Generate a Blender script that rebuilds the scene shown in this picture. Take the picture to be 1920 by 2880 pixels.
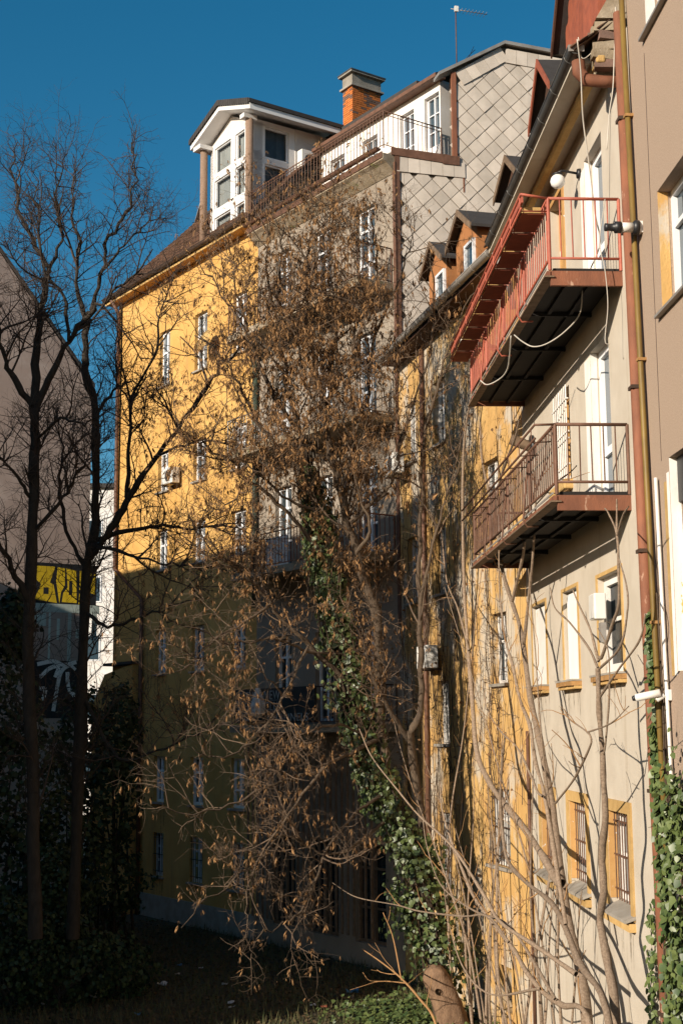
import bpy, math, random
import numpy as np
from mathutils import Matrix, Vector

# ------------------------------------------------------------------ camera, sky, sun, exposure
for o in list(bpy.data.objects): bpy.data.objects.remove(o, do_unlink=True)
SC = bpy.context.scene
COL = SC.collection
R_ = math.radians
F_PX, PW, PH, EYE = 3900.0, 1920.0, 2880.0, 6.25          # focal length in photo pixels, photo size, eye height
PITCH = math.atan(612.0 / F_PX)
YAW = math.atan(185.0 / (F_PX / math.cos(PITCH)))
ROLL = R_(-0.35)
fw = np.array([math.sin(YAW) * math.cos(PITCH), math.cos(YAW) * math.cos(PITCH), math.sin(PITCH)])
_r = np.array([math.cos(YAW), -math.sin(YAW), 0.0]); _u = np.cross(_r, fw)
rt = math.cos(ROLL) * _r + math.sin(ROLL) * _u
up = math.cos(ROLL) * _u - math.sin(ROLL) * _r
CAM = np.array([0.0, 0.0, EYE])
cd = bpy.data.cameras.new('camera'); cam = bpy.data.objects.new('camera', cd); COL.objects.link(cam)
cd.sensor_fit = 'VERTICAL'; cd.sensor_height = 36.0; cd.lens = F_PX / PH * 36.0
cd.clip_start = 0.1; cd.clip_end = 3000.0
cam.matrix_world = Matrix(((rt[0], up[0], -fw[0], 0), (rt[1], up[1], -fw[1], 0), (rt[2], up[2], -fw[2], EYE), (0, 0, 0, 1)))
SC.camera = cam

LIGHT = Vector((1.07, 0.98, -0.50)).normalized()           # direction in which the sunlight travels
SUN_EL = math.asin(-LIGHT.z); SUN_AZ = math.atan2(-LIGHT.x, -LIGHT.y)
w = bpy.data.worlds.new('World'); SC.world = w; w.use_nodes = True
nt = w.node_tree; nt.nodes.clear()
sky = nt.nodes.new('ShaderNodeTexSky'); sky.sky_type = 'NISHITA'; sky.sun_disc = False
sky.sun_elevation = SUN_EL; sky.sun_rotation = SUN_AZ
sky.air_density = 1.0; sky.dust_density = 1.0; sky.ozone_density = 3.0; sky.altitude = 300
hs = nt.nodes.new('ShaderNodeHueSaturation'); hs.inputs['Hue'].default_value = 0.484; hs.inputs['Saturation'].default_value = 1.34
bg = nt.nodes.new('ShaderNodeBackground'); bg.inputs['Strength'].default_value = 0.078
wo = nt.nodes.new('ShaderNodeOutputWorld')
nt.links.new(sky.outputs[0], hs.inputs['Color']); nt.links.new(hs.outputs[0], bg.inputs['Color']); nt.links.new(bg.outputs[0], wo.inputs['Surface'])
sl = bpy.data.lights.new('sun', 'SUN'); sl.energy = 5.0; sl.angle = R_(0.5); sl.color = (1.0, 0.89, 0.74)
so = bpy.data.objects.new('sun', sl); COL.objects.link(so); so.location = (-30, -30, 40)
so.rotation_euler = LIGHT.to_track_quat('-Z', 'Y').to_euler()
SC.view_settings.view_transform = 'Standard'; SC.view_settings.look = 'None'
SC.view_settings.exposure = 0.45; SC.view_settings.gamma = 1.0; SC.view_settings.use_curve_mapping = False
SC.cycles.max_bounces = 6; SC.cycles.diffuse_bounces = 3; SC.cycles.glossy_bounces = 3
SC.cycles.transparent_max_bounces = 8; SC.cycles.caustics_reflective = False; SC.cycles.caustics_refractive = False

rng = random.Random(7); nr = np.random.default_rng(11)

# ------------------------------------------------------------------ measuring helpers
def ray(x, y):
    d = fw + rt * (x - PW / 2) / F_PX - up * (y - PH / 2) / F_PX
    return d / np.linalg.norm(d)
def at(x, y, Y):                       # the point seen at photo pixel (x, y) that stands Y metres ahead
    d = ray(x, y); return CAM + d * (Y / d[1])
def on(x, y, P, ang, off=0.0):         # the point seen at (x, y) on the upright plane through P, turned ang degrees left of +Y
    a = R_(ang); n = np.array([math.cos(a), math.sin(a), 0.0])
    p0 = np.array([P[0], P[1], 0.0]) - n * off
    d = ray(x, y); t = ((p0 - CAM) @ n) / (d @ n); return CAM + d * t
def frame(P, ang):                     # local x along the facade, y out into the court, z up
    a = R_(ang)
    return Matrix(((-math.sin(a), -math.cos(a), 0, P[0]), (math.cos(a), -math.sin(a), 0, P[1]), (0, 0, 1, 0), (0, 0, 0, 1)))

# ------------------------------------------------------------------ materials
MATS = {}
def mat(name, col, rough=0.8, col2=None, scale=3.0, amount=0.5, bump=0.0, bscale=60.0, metal=0.0, patch=None, pscale=1.0, pcut=0.6, psoft=0.04,
        stretch=(1, 1, 1), streak=None, island=0.0, spec=0.3, island_col=None):
    if name in MATS: return MATS[name]
    m = bpy.data.materials.new(name); m.use_nodes = True; t = m.node_tree; t.nodes.clear()
    N = t.nodes.new; L = t.links.new
    out = N('ShaderNodeOutputMaterial'); b = N('ShaderNodeBsdfPrincipled'); L(b.outputs[0], out.inputs[0])
    b.inputs['Roughness'].default_value = rough; b.inputs['Metallic'].default_value = metal
    b.inputs['Specular IOR Level'].default_value = spec
    geo = N('ShaderNodeNewGeometry'); mp = N('ShaderNodeMapping'); mp.inputs['Scale'].default_value = stretch
    L(geo.outputs['Position'], mp.inputs['Vector'])
    def noise(sc, det=5.0, vec=None, rgh=0.6):
        n = N('ShaderNodeTexNoise'); n.inputs['Scale'].default_value = sc; n.inputs['Detail'].default_value = det; n.inputs['Roughness'].default_value = rgh
        L(vec or mp.outputs[0], n.inputs['Vector']); return n.outputs['Fac']
    def ramp(src, lo, hi):
        r = N('ShaderNodeMapRange'); r.inputs['From Min'].default_value = lo; r.inputs['From Max'].default_value = hi
        L(src, r.inputs['Value']); return r.outputs[0]
    def mix(f, a, c):
        x = N('ShaderNodeMix'); x.data_type = 'RGBA'
        if isinstance(f, float): x.inputs[0].default_value = f
        else: L(f, x.inputs[0])
        for i, v in ((6, a), (7, c)):
            if isinstance(v, tuple): x.inputs[i].default_value = (*v, 1)
            else: L(v, x.inputs[i])
        return x.outputs[2]
    c = col
    c2 = col2 or tuple(v * 0.72 for v in col)
    c = mix(ramp(noise(scale), 0.35, 0.35 + 0.6 * (1.01 - amount) + 0.1), c2, c)
    if patch:
        pc = ramp(noise(pscale, 8.0, rgh=0.7), pcut, pcut + psoft); c = mix(pc, c, patch)
    if streak:
        sm = N('ShaderNodeMapping'); sm.inputs['Scale'].default_value = (1, 1, 0.06); L(geo.outputs['Position'], sm.inputs['Vector'])
        c = mix(ramp(noise(3.2, 6.0, sm.outputs[0]), streak[1], streak[1] + 0.25), c, streak[0])
    if island:
        rr = ramp(geo.outputs['Random Per Island'], 0.0, 1.0)
        if island_col: c = mix(rr, c, island_col)
        else:
            hv = N('ShaderNodeHueSaturation'); L(c, hv.inputs['Color'])
            r = N('ShaderNodeMapRange'); r.inputs['To Min'].default_value = 1 - island; r.inputs['To Max'].default_value = 1 + island
            L(geo.outputs['Random Per Island'], r.inputs['Value']); L(r.outputs[0], hv.inputs['Value']); c = hv.outputs[0]
    oi = N('ShaderNodeObjectInfo'); hv = N('ShaderNodeHueSaturation'); L(c, hv.inputs['Color'])
    r = N('ShaderNodeMapRange'); r.inputs['To Min'].default_value = 0.84; r.inputs['To Max'].default_value = 1.1
    L(oi.outputs['Random'], r.inputs['Value']); L(r.outputs[0], hv.inputs['Value']); c = hv.outputs[0]
    L(c, b.inputs['Base Color'])
    if bump:
        bp = N('ShaderNodeBump'); bp.inputs['Strength'].default_value = min(bump, 1.0); bp.inputs['Distance'].default_value = 0.02 * max(bump, 1.0)
        L(noise(bscale, 4.0), bp.inputs['Height']); L(bp.outputs[0], b.inputs['Normal'])
    MATS[name] = m; return m
def glass(name, tint=(0.02, 0.03, 0.035), clear=0.0):
    if name in MATS: return MATS[name]
    m = bpy.data.materials.new(name); m.use_nodes = True; t = m.node_tree; t.nodes.clear(); N = t.nodes.new; L = t.links.new
    out = N('ShaderNodeOutputMaterial'); b = N('ShaderNodeBsdfPrincipled')
    b.inputs['Base Color'].default_value = (*tint, 1); b.inputs['Roughness'].default_value = 0.03; b.inputs['Specular IOR Level'].default_value = 0.8
    nz = N('ShaderNodeTexNoise'); nz.inputs['Scale'].default_value = 1.7
    geo = N('ShaderNodeNewGeometry'); L(geo.outputs['Position'], nz.inputs['Vector'])
    bp = N('ShaderNodeBump'); bp.inputs['Strength'].default_value = 0.078; bp.inputs['Distance'].default_value = 0.05; L(nz.outputs['Fac'], bp.inputs['Height']); L(bp.outputs[0], b.inputs['Normal'])
    if clear:
        tr = N('ShaderNodeBsdfTransparent'); tr.inputs['Color'].default_value = (0.85, 0.9, 0.92, 1); mx = N('ShaderNodeMixShader'); fr = N('ShaderNodeFresnel'); fr.inputs['IOR'].default_value = 1.5
        mr = N('ShaderNodeMapRange'); mr.inputs['To Min'].default_value = 1 - clear; L(fr.outputs[0], mr.inputs['Value'])
        L(mr.outputs[0], mx.inputs[0]); L(tr.outputs[0], mx.inputs[1]); L(b.outputs[0], mx.inputs[2]); L(mx.outputs[0], out.inputs[0])
    else: L(b.outputs[0], out.inputs[0])
    MATS[name] = m; return m

M_CREAM = mat('cream_stucco', (0.58, 0.515, 0.425), 0.9, (0.50, 0.435, 0.35), 1.2, 0.6, 0.35, 55, streak=((0.42, 0.35, 0.26), 0.57))
M_ROUGH = mat('rough_stucco', (0.53, 0.40, 0.30), 0.95, (0.37, 0.27, 0.20), 55, 0.45, 0.7, 110)
M_OCHRE = mat('ochre_stucco', (0.58, 0.37, 0.14), 0.9, (0.50, 0.29, 0.10), 1.5, 0.6, 0.6, 30, patch=(0.50, 0.43, 0.34), pscale=0.8, pcut=0.50, psoft=0.08, stretch=(1, 1, 0.55), streak=((0.34, 0.22, 0.11), 0.66))
M_YELLOW = mat('yellow_stucco', (0.64, 0.38, 0.125), 0.9, (0.52, 0.285, 0.08), 0.8, 0.6, 0.3, 45, streak=((0.36, 0.23, 0.09), 0.56))
M_GREY = mat('grey_stucco', (0.31, 0.26, 0.205), 0.92, (0.25, 0.205, 0.16), 1.0, 0.6, 0.4, 40, streak=((0.19, 0.155, 0.115), 0.60))
M_ASB = mat('cement_shingle', (0.63, 0.555, 0.48), 0.85, (0.48, 0.42, 0.355), 1.6, 0.5, 0.2, 50, patch=(0.26, 0.24, 0.10), pscale=0.9, pcut=0.70, psoft=0.1, streak=((0.36, 0.29, 0.21), 0.66))
M_ASB_JOINT = mat('shingle_backing', (0.17, 0.14, 0.11), 0.95)
M_WHITE = mat('white_paint', (0.80, 0.79, 0.78), 0.55, (0.72, 0.70, 0.68), 3.0, 0.4)
M_WHITEWALL = mat('white_plaster', (0.80, 0.77, 0.74), 0.85, (0.68, 0.63, 0.58), 1.6, 0.5, 0.2, 40)
M_PVC = mat('white_window_frame', (0.82, 0.82, 0.83), 0.35, (0.76, 0.76, 0.77), 2.0, 0.4, spec=0.5)
M_OLDWHITE = mat('peeling_white', (0.76, 0.74, 0.71), 0.75, (0.66, 0.62, 0.57), 3.0, 0.5, 0.3, 30, patch=(0.62, 0.36, 0.10), pscale=4.0, pcut=0.66, psoft=0.01, stretch=(1, 1, 0.5))
M_ORANGE = mat('orange_paint', (0.58, 0.34, 0.13), 0.7, (0.48, 0.26, 0.09), 4.0, 0.5, 0.2, 40, patch=(0.75, 0.72, 0.68), pscale=5.0, pcut=0.63, psoft=0.02)
M_SILLYEL = mat('ochre_trim', (0.56, 0.37, 0.15), 0.85, (0.43, 0.27, 0.10), 5.0, 0.5, 0.4, 35)
M_SILLBRICK = mat('sill_brick', (0.43, 0.24, 0.09), 0.9, (0.30, 0.16, 0.06), 9.0, 0.5, 0.6, 40)
M_CONC = mat('concrete', (0.36, 0.33, 0.29), 0.9, (0.25, 0.22, 0.18), 3.0, 0.5, 0.4, 40)
M_MOSSCONC = mat('mossy_concrete', (0.40, 0.33, 0.25), 0.95, (0.22, 0.17, 0.11), 3.0, 0.5, 0.8, 25, patch=(0.13, 0.13, 0.04), pscale=2.0, pcut=0.58, psoft=0.1)
M_REDPAINT = mat('red_iron', (0.44, 0.12, 0.07), 0.55, (0.32, 0.08, 0.05), 8.0, 0.5, 0.15, 60, spec=0.4)
M_BROWNIRON = mat('brown_iron', (0.17, 0.085, 0.055), 0.6, (0.10, 0.05, 0.03), 7.0, 0.5, 0.15, 60)
M_UNDERSHADE = mat('shade_black_underside', (0.02, 0.017, 0.015), 0.8)  # near-black colour stands in for the deep shade under the balcony floors
M_DARKIRON = mat('dark_iron', (0.045, 0.035, 0.03), 0.6, (0.07, 0.04, 0.025), 9.0, 0.5)
M_GREENIRON = mat('green_iron', (0.06, 0.085, 0.06), 0.6, (0.04, 0.05, 0.035), 7.0, 0.5)
M_RUST = mat('rust_iron', (0.27, 0.105, 0.055), 0.75, (0.16, 0.065, 0.038), 5.0, 0.5, 0.3, 40, patch=(0.42, 0.26, 0.18), pscale=4.0, pcut=0.62, psoft=0.05, stretch=(1, 1, 0.35))
M_GASPIPE = mat('yellow_pipe', (0.22, 0.14, 0.03), 0.55, (0.12, 0.075, 0.02), 6.0, 0.5, stretch=(1, 1, 0.3), spec=0.4)
M_ZINC = mat('zinc_gutter', (0.15, 0.145, 0.135), 0.45, (0.10, 0.095, 0.09), 3.0, 0.5, metal=0.6)
M_ZINCLT = mat('pale_zinc', (0.42, 0.40, 0.37), 0.5, (0.30, 0.27, 0.24), 3.0, 0.5, metal=0.4)
M_TILE = mat('roof_tile', (0.15, 0.075, 0.045), 0.9, (0.075, 0.045, 0.03), 5.0, 0.5, 0.3, 40, island=0.3)
M_TILEDARK = mat('dark_tile', (0.055, 0.05, 0.048), 0.85, (0.04, 0.035, 0.032), 5.0, 0.5, 0.3, 40)
M_BRICK = mat('orange_brick', (0.62, 0.20, 0.045), 0.9, (0.46, 0.14, 0.04), 9.0, 0.5, 0.4, 60)
M_BRICKDK = mat('sooty_brick', (0.22, 0.13, 0.10), 0.9, (0.14, 0.09, 0.07), 9.0, 0.5, 0.4, 60)
M_MORTAR = mat('mortar', (0.40, 0.25, 0.14), 0.95, None, 6.0, 0.5)
M_WOODBR = mat('brown_timber', (0.10, 0.05, 0.03), 0.8, (0.06, 0.03, 0.02), 5.0, 0.5, 0.2, 30)
M_WOODOLD = mat('weathered_wood', (0.22, 0.15, 0.10), 0.85, (0.12, 0.08, 0.05), 8.0, 0.5, 0.4, 40)
M_PLANK = mat('red_plank', (0.36, 0.10, 0.05), 0.75, (0.24, 0.07, 0.04), 6.0, 0.5, 0.2, 40)
M_DORM = mat('terracotta_stucco', (0.46, 0.20, 0.075), 0.9, (0.36, 0.15, 0.055), 2.0, 0.5, 0.4, 40)
M_COL = mat('brown_column', (0.30, 0.205, 0.15), 0.95, (0.22, 0.145, 0.10), 25.0, 0.4, 0.8, 50)
M_MAUVE = mat('mauve_render', (0.42, 0.32, 0.27), 0.95, (0.35, 0.26, 0.22), 0.5, 0.6, 0.3, 30, patch=(0.46, 0.36, 0.31), pscale=0.35, pcut=0.56, psoft=0.12, streak=((0.28, 0.20, 0.17), 0.6))
M_GLASS = glass('dark_window_glass')
M_GLASSB = glass('blue_window_glass', (0.035, 0.06, 0.08))
M_CLEAR = glass('clear_window_glass', (0.03, 0.04, 0.05), 0.8)
M_CURT = mat('net_curtain', (0.62, 0.60, 0.56), 0.9, (0.45, 0.43, 0.40), 6.0, 0.5, stretch=(1, 1, 0.15))
M_BLIND = mat('vertical_blind', (0.30, 0.33, 0.36), 0.8, None, 3.0, 0.4)
M_DARKROOM = mat('dark_interior', (0.03, 0.03, 0.03), 0.95)
M_BLACK = mat('black_plastic', (0.018, 0.018, 0.02), 0.45, spec=0.5)
M_WPLAST = mat('white_plastic', (0.78, 0.76, 0.72), 0.4, (0.68, 0.65, 0.60), 4.0, 0.4, spec=0.5)
M_GLOBE = mat('opal_globe', (0.84, 0.82, 0.79), 0.25, spec=0.5)
M_CABLE = mat('white_cable', (0.62, 0.56, 0.48), 0.6)
M_SIGN = mat('black_sign', (0.02, 0.025, 0.028), 0.6)
M_SIGNTXT = mat('pale_lettering', (0.36, 0.39, 0.40), 0.7)
M_CLOTH = mat('white_cloth', (0.72, 0.70, 0.70), 0.9)
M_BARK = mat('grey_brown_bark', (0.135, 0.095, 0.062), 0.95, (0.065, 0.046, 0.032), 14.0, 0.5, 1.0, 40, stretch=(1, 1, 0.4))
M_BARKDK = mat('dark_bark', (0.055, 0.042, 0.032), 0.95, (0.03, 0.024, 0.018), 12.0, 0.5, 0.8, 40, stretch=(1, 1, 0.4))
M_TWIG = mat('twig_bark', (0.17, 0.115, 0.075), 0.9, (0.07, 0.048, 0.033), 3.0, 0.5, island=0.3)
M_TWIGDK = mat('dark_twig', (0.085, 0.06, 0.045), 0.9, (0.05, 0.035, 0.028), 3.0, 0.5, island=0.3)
M_SAPL = mat('pale_sapling_bark', (0.36, 0.27, 0.195), 0.9, (0.20, 0.14, 0.095), 22.0, 0.5, 0.9, 60, stretch=(1, 1, 1.6), patch=(0.16, 0.115, 0.08), pscale=7.0, pcut=0.64, psoft=0.04)
M_STUMP = mat('cut_trunk_bark', (0.26, 0.16, 0.095), 0.9, (0.15, 0.09, 0.055), 12.0, 0.5, 1.2, 40, stretch=(1, 1, 0.4))
M_WHIP = mat('tan_shoot', (0.36, 0.20, 0.085), 0.8, (0.27, 0.145, 0.06), 5.0, 0.5)
M_SEED = mat('dry_winged_seed', (0.10, 0.05, 0.02), 0.85, (0.06, 0.03, 0.014), 2.0, 0.5, island=1.0, island_col=(0.36, 0.20, 0.085))
M_DRYLEAF = mat('dry_leaf', (0.24, 0.125, 0.05), 0.9, None, 3.0, 0.5, island=1.0, island_col=(0.11, 0.06, 0.03))
M_IVY = mat('ivy_leaf', (0.042, 0.075, 0.021), 0.45, (0.028, 0.05, 0.015), 5.0, 0.5, island=1.0, island_col=(0.115, 0.145, 0.042), spec=0.5)
M_BUSH = mat('dark_evergreen_leaf', (0.03, 0.055, 0.02), 0.6, (0.02, 0.035, 0.012), 5.0, 0.5, island=0.4)
M_GROUND = mat('courtyard_soil', (0.075, 0.06, 0.04), 0.95, (0.045, 0.04, 0.025), 2.0, 0.5, 1.0, 20, patch=(0.06, 0.08, 0.03), pscale=1.3, pcut=0.5, psoft=0.2)
M_GRASS = mat('dry_grass', (0.14, 0.11, 0.05), 0.9, None, 3.0, 0.5, island=1.0, island_col=(0.05, 0.07, 0.025))
M_LITTER = mat('leaf_litter', (0.16, 0.10, 0.05), 0.9, None, 3.0, 0.5, island=1.0, island_col=(0.06, 0.045, 0.025))
M_GYEL = mat('yellow_spray_paint', (0.75, 0.50, 0.02), 0.7, None, 4.0, 0.4)
M_GBLK = mat('black_spray_paint', (0.02, 0.02, 0.022), 0.7)
M_GWHT = mat('white_spray_paint', (0.60, 0.52, 0.48), 0.7, (0.4, 0.36, 0.33), 2.0, 0.5)
M_GGRN = mat('pale_green_paint', (0.55, 0.62, 0.56), 0.8)
M_BLUE = mat('blue_plastic', (0.05, 0.17, 0.32), 0.5)

def stain_mat():
    m = bpy.data.materials.new('rain_stain'); m.use_nodes = True; b = m.node_tree.nodes['Principled BSDF']; b.inputs['Base Color'].default_value = (.12, .085, .05, 1); b.inputs['Roughness'].default_value = .95
    nz = m.node_tree.nodes.new('ShaderNodeTexNoise'); nz.inputs['Scale'].default_value = 9; geo = m.node_tree.nodes.new('ShaderNodeNewGeometry'); m.node_tree.links.new(geo.outputs['Position'], nz.inputs['Vector'])
    mr = m.node_tree.nodes.new('ShaderNodeMapRange'); mr.inputs['From Min'].default_value = .35; mr.inputs['From Max'].default_value = .75; mr.inputs['To Max'].default_value = .55
    m.node_tree.links.new(nz.outputs['Fac'], mr.inputs['Value']); m.node_tree.links.new(mr.outputs[0], b.inputs['Alpha']); return m
M_STAIN = stain_mat()
# ------------------------------------------------------------------ mesh helpers
def props(o, label=None, cat=None, group=None, kind=None):
    if label: o['label'] = label
    if cat: o['category'] = cat
    if group: o['group'] = group
    if kind: o['kind'] = kind
    return o
def empty(name, M, label=None, cat=None, group=None):
    o = bpy.data.objects.new(name, None); COL.objects.link(o)
    o.matrix_world = M if isinstance(M, Matrix) else Matrix.Translation(Vector(M)); o.empty_display_size = 0.3
    return props(o, label, cat, group)
class MB:
    def __init__(s): s.v = []; s.f = []
    def add(s, vs, fs):
        n = len(s.v); s.v += [tuple(map(float, p)) for p in vs]; s.f += [tuple(i + n for i in f) for f in fs]; return s
    def box(s, x0, x1, y0, y1, z0, z1):
        return s.add([(x0, y0, z0), (x1, y0, z0), (x1, y1, z0), (x0, y1, z0), (x0, y0, z1), (x1, y0, z1), (x1, y1, z1), (x0, y1, z1)],
                     [(0, 3, 2, 1), (4, 5, 6, 7), (0, 1, 5, 4), (1, 2, 6, 5), (2, 3, 7, 6), (3, 0, 4, 7)])
    def poly(s, pts): return s.add(pts, [tuple(range(len(pts)))])
    def prism(s, pts, d):               # polygon pts (3D) pushed along vector d
        n = len(pts); q = [tuple(np.array(p) + np.array(d)) for p in pts]
        return s.add(list(pts) + q, [tuple(range(n)), tuple(range(2 * n - 1, n - 1, -1))] + [(i, n + i, n + (i + 1) % n, (i + 1) % n) for i in range(n)])
    def bar(s, a, b, wd, ht=None):      # square bar between two points
        a = Vector(a); b = Vector(b); ht = ht or wd; d = (b - a).normalized()
        sd = d.cross(Vector((0, 0, 1)));
        if sd.length < 1e-3: sd = Vector((1, 0, 0))
        sd.normalize(); u = sd.cross(d)
        c = [sd * wd / 2 * i + u * ht / 2 * j for i, j in ((-1, -1), (1, -1), (1, 1), (-1, 1))]
        return s.add([a + k for k in c] + [b + k for k in c], [(3, 2, 1, 0), (4, 5, 6, 7)] + [(i, (i + 1) % 4, 4 + (i + 1) % 4, 4 + i) for i in range(4)])
    def tube(s, pts, r, n=8, caps=True):
        pts = [Vector(p) for p in pts]; rs = r if isinstance(r, (list, tuple, np.ndarray)) else [r] * len(pts)
        vs = []; fs = []; ref = None
        for i, p in enumerate(pts):
            d = (pts[min(i + 1, len(pts) - 1)] - pts[max(i - 1, 0)]).normalized()
            if ref is None: ref = d.orthogonal().normalized()
            x = (ref - d * ref.dot(d)).normalized(); ref = x; y = d.cross(x)
            for k in range(n):
                a = 2 * math.pi * k / n; vs.append(p + (x * math.cos(a) + y * math.sin(a)) * rs[i])
        for i in range(len(pts) - 1):
            for k in range(n): fs.append((i * n + k, i * n + (k + 1) % n, (i + 1) * n + (k + 1) % n, (i + 1) * n + k))
        if caps: fs += [tuple(range(n - 1, -1, -1)), tuple(range((len(pts) - 1) * n, len(pts) * n))]
        return s.add(vs, fs)
    def lathe(s, prof, n=16, M=None):   # profile of (radius, z)
        vs = []; fs = []
        for r, z in prof:
            for k in range(n):
                a = 2 * math.pi * k / n; p = Vector((r * math.cos(a), r * math.sin(a), z)); vs.append(M @ p if M else p)
        for i in range(len(prof) - 1):
            for k in range(n): fs.append((i * n + k, i * n + (k + 1) % n, (i + 1) * n + (k + 1) % n, (i + 1) * n + k))
        return s.add(vs, fs + [tuple(range(n - 1, -1, -1)), tuple(range((len(prof) - 1) * n, len(prof) * n))])
    def mesh(s, name, m, smooth=False):
        me = bpy.data.meshes.new(name); me.from_pydata(s.v, [], s.f); me.materials.append(m)
        if smooth: me.polygons.foreach_set('use_smooth', [True] * len(me.polygons))
        me.update(); return me
    def build(s, name, m, parent=None, smooth=False, M=None, bevel=0, **kw):
        o = bpy.data.objects.new(name, s.mesh(name, m, smooth)); COL.objects.link(o)
        if parent is not None: o.parent = parent
        if M is not None: o.matrix_basis = M
        if bevel:
            md = o.modifiers.new('bevel', 'BEVEL'); md.width = bevel; md.segments = 2; md.limit_method = 'ANGLE'
        return props(o, **kw)
def part(name, m, parent, *boxes, bevel=0, **kw):
    b = MB()
    for x in boxes: b.box(*x)
    return b.build(name, m, parent, bevel=bevel, **kw)
_cache = {}
def unit(kind, m):
    k = (kind, m.name)
    if k not in _cache:
        b = MB()
        if kind == 'box': b.box(-.5, .5, -.5, .5, -.5, .5)
        elif kind == 'rod': b.tube([(0, 0, 0), (0, 0, 1)], 0.5, 7)
        elif kind == 'pane': b.poly([(.5, 0, -.5), (-.5, 0, -.5), (-.5, 0, .5), (.5, 0, .5)])
        elif kind == 'brick':
            e = .04; b.add([(-.5, -.5, -.5 + e), (.5, -.5, -.5 + e), (.5, .5, -.5 + e), (-.5, .5, -.5 + e), (-.5, -.5, .5), (.5, -.5, .5), (.5, .5, .5), (-.5, .5, .5)], [(0, 3, 2, 1), (4, 5, 6, 7), (0, 1, 5, 4), (1, 2, 6, 5), (2, 3, 7, 6), (3, 0, 4, 7)])
        _cache[k] = b.mesh(kind + '_' + m.name, m, kind == 'rod')
    return _cache[k]
def inst(name, me, parent, loc, rot=(0, 0, 0), sc=(1, 1, 1)):
    o = bpy.data.objects.new(name, me); COL.objects.link(o); o.parent = parent
    o.location = loc; o.rotation_euler = rot; o.scale = sc; return o
def npmesh(name, V, Fq, m, smooth=False, parent=None, k=4, **kw):
    V = np.asarray(V, np.float32).reshape(-1, 3); Fq = np.asarray(Fq, np.int32).reshape(-1, k)
    me = bpy.data.meshes.new(name); me.vertices.add(len(V)); me.vertices.foreach_set('co', V.ravel())
    me.loops.add(Fq.size); me.loops.foreach_set('vertex_index', Fq.ravel())
    me.polygons.add(len(Fq)); me.polygons.foreach_set('loop_start', np.arange(0, Fq.size, k, dtype=np.int32))
    me.polygons.foreach_set('loop_total', np.full(len(Fq), k, np.int32))
    if smooth: me.polygons.foreach_set('use_smooth', np.ones(len(Fq), bool))
    me.materials.append(m); me.update(calc_edges=True); me.validate()
    o = bpy.data.objects.new(name, me); COL.objects.link(o)
    if parent is not None: o.parent = parent; o.matrix_parent_inverse = Matrix.Translation(-parent.location)
    return props(o, **kw)
def tubes_np(P, Rd, sides):            # P (N,n,3) paths, Rd (N,n) radii
    N, n, _ = P.shape
    D = np.zeros_like(P); D[:, 1:-1] = P[:, 2:] - P[:, :-2]; D[:, 0] = P[:, 1] - P[:, 0]; D[:, -1] = P[:, -1] - P[:, -2]
    D /= np.linalg.norm(D, axis=2, keepdims=True) + 1e-9
    ref = np.array([0.31, 0.17, 0.935]); X = np.cross(D, ref); X /= np.linalg.norm(X, axis=2, keepdims=True) + 1e-9; Y = np.cross(D, X)
    a = np.arange(sides) * 2 * np.pi / sides
    V = P[:, :, None, :] + Rd[:, :, None, None] * (X[:, :, None, :] * np.cos(a)[None, None, :, None] + Y[:, :, None, :] * np.sin(a)[None, None, :, None])
    idx = np.arange(N * n * sides).reshape(N, n, sides); nx = np.roll(idx, -1, axis=2)
    Fq = np.stack([idx[:, :-1], nx[:, :-1], nx[:, 1:], idx[:, 1:]], axis=-1).reshape(-1, 4)
    return V.reshape(-1, 3), Fq
class NB:                               # gathers numpy geometry (quads)
    def __init__(s): s.V = []; s.F = []; s.n = 0
    def add(s, V, F_):
        s.V.append(V); s.F.append(F_ + s.n); s.n += len(V)
    def build(s, name, m, parent=None, smooth=False, **kw):
        return npmesh(name, np.concatenate(s.V), np.concatenate(s.F), m, smooth, parent, **kw)
def rots(n, up_=None):                  # n random rotation matrices
    q = nr.normal(size=(n, 4)); q /= np.linalg.norm(q, axis=1, keepdims=True); w_, x, y, z = q.T
    return np.stack([np.stack([1 - 2 * (y * y + z * z), 2 * (x * y - z * w_), 2 * (x * z + y * w_)], -1), np.stack([2 * (x * y + z * w_), 1 - 2 * (x * x + z * z), 2 * (y * z - x * w_)], -1), np.stack([2 * (x * z - y * w_), 2 * (y * z + x * w_), 1 - 2 * (x * x + y * y)], -1)], 1)
def facing(nrm, tip):                   # rotation matrices with z -> nrm and y -> tip made square to it
    z = nrm / (np.linalg.norm(nrm, axis=1, keepdims=True) + 1e-9)
    y = tip - z * np.sum(tip * z, axis=1, keepdims=True); y /= np.linalg.norm(y, axis=1, keepdims=True) + 1e-9
    x = np.cross(y, z); return np.stack([x, y, z], axis=2)
def scatter(base, faces, pos, Rm, sc):  # copies of a small quad mesh
    B = np.asarray(base, float); N = len(pos)
    V = pos[:, None, :] + np.einsum('nij,kj->nki', Rm, B) * np.asarray(sc).reshape(-1, 1, 1)
    Fq = np.asarray(faces)[None] + (np.arange(N) * len(B))[:, None, None]
    return V.reshape(-1, 3), Fq.reshape(-1, 4)
LEAF = ([(0, 0, 0), (-.5, .25, .05), (0, .35, -.06), (.5, .25, .05), (-.3, .7, .0), (0, 1, -.1), (.3, .7, .0)], [(0, 2, 4, 1), (0, 3, 6, 2), (2, 6, 5, 4)])
SEEDS = []                              # hanging bunches of narrow winged seeds, several shapes
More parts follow.
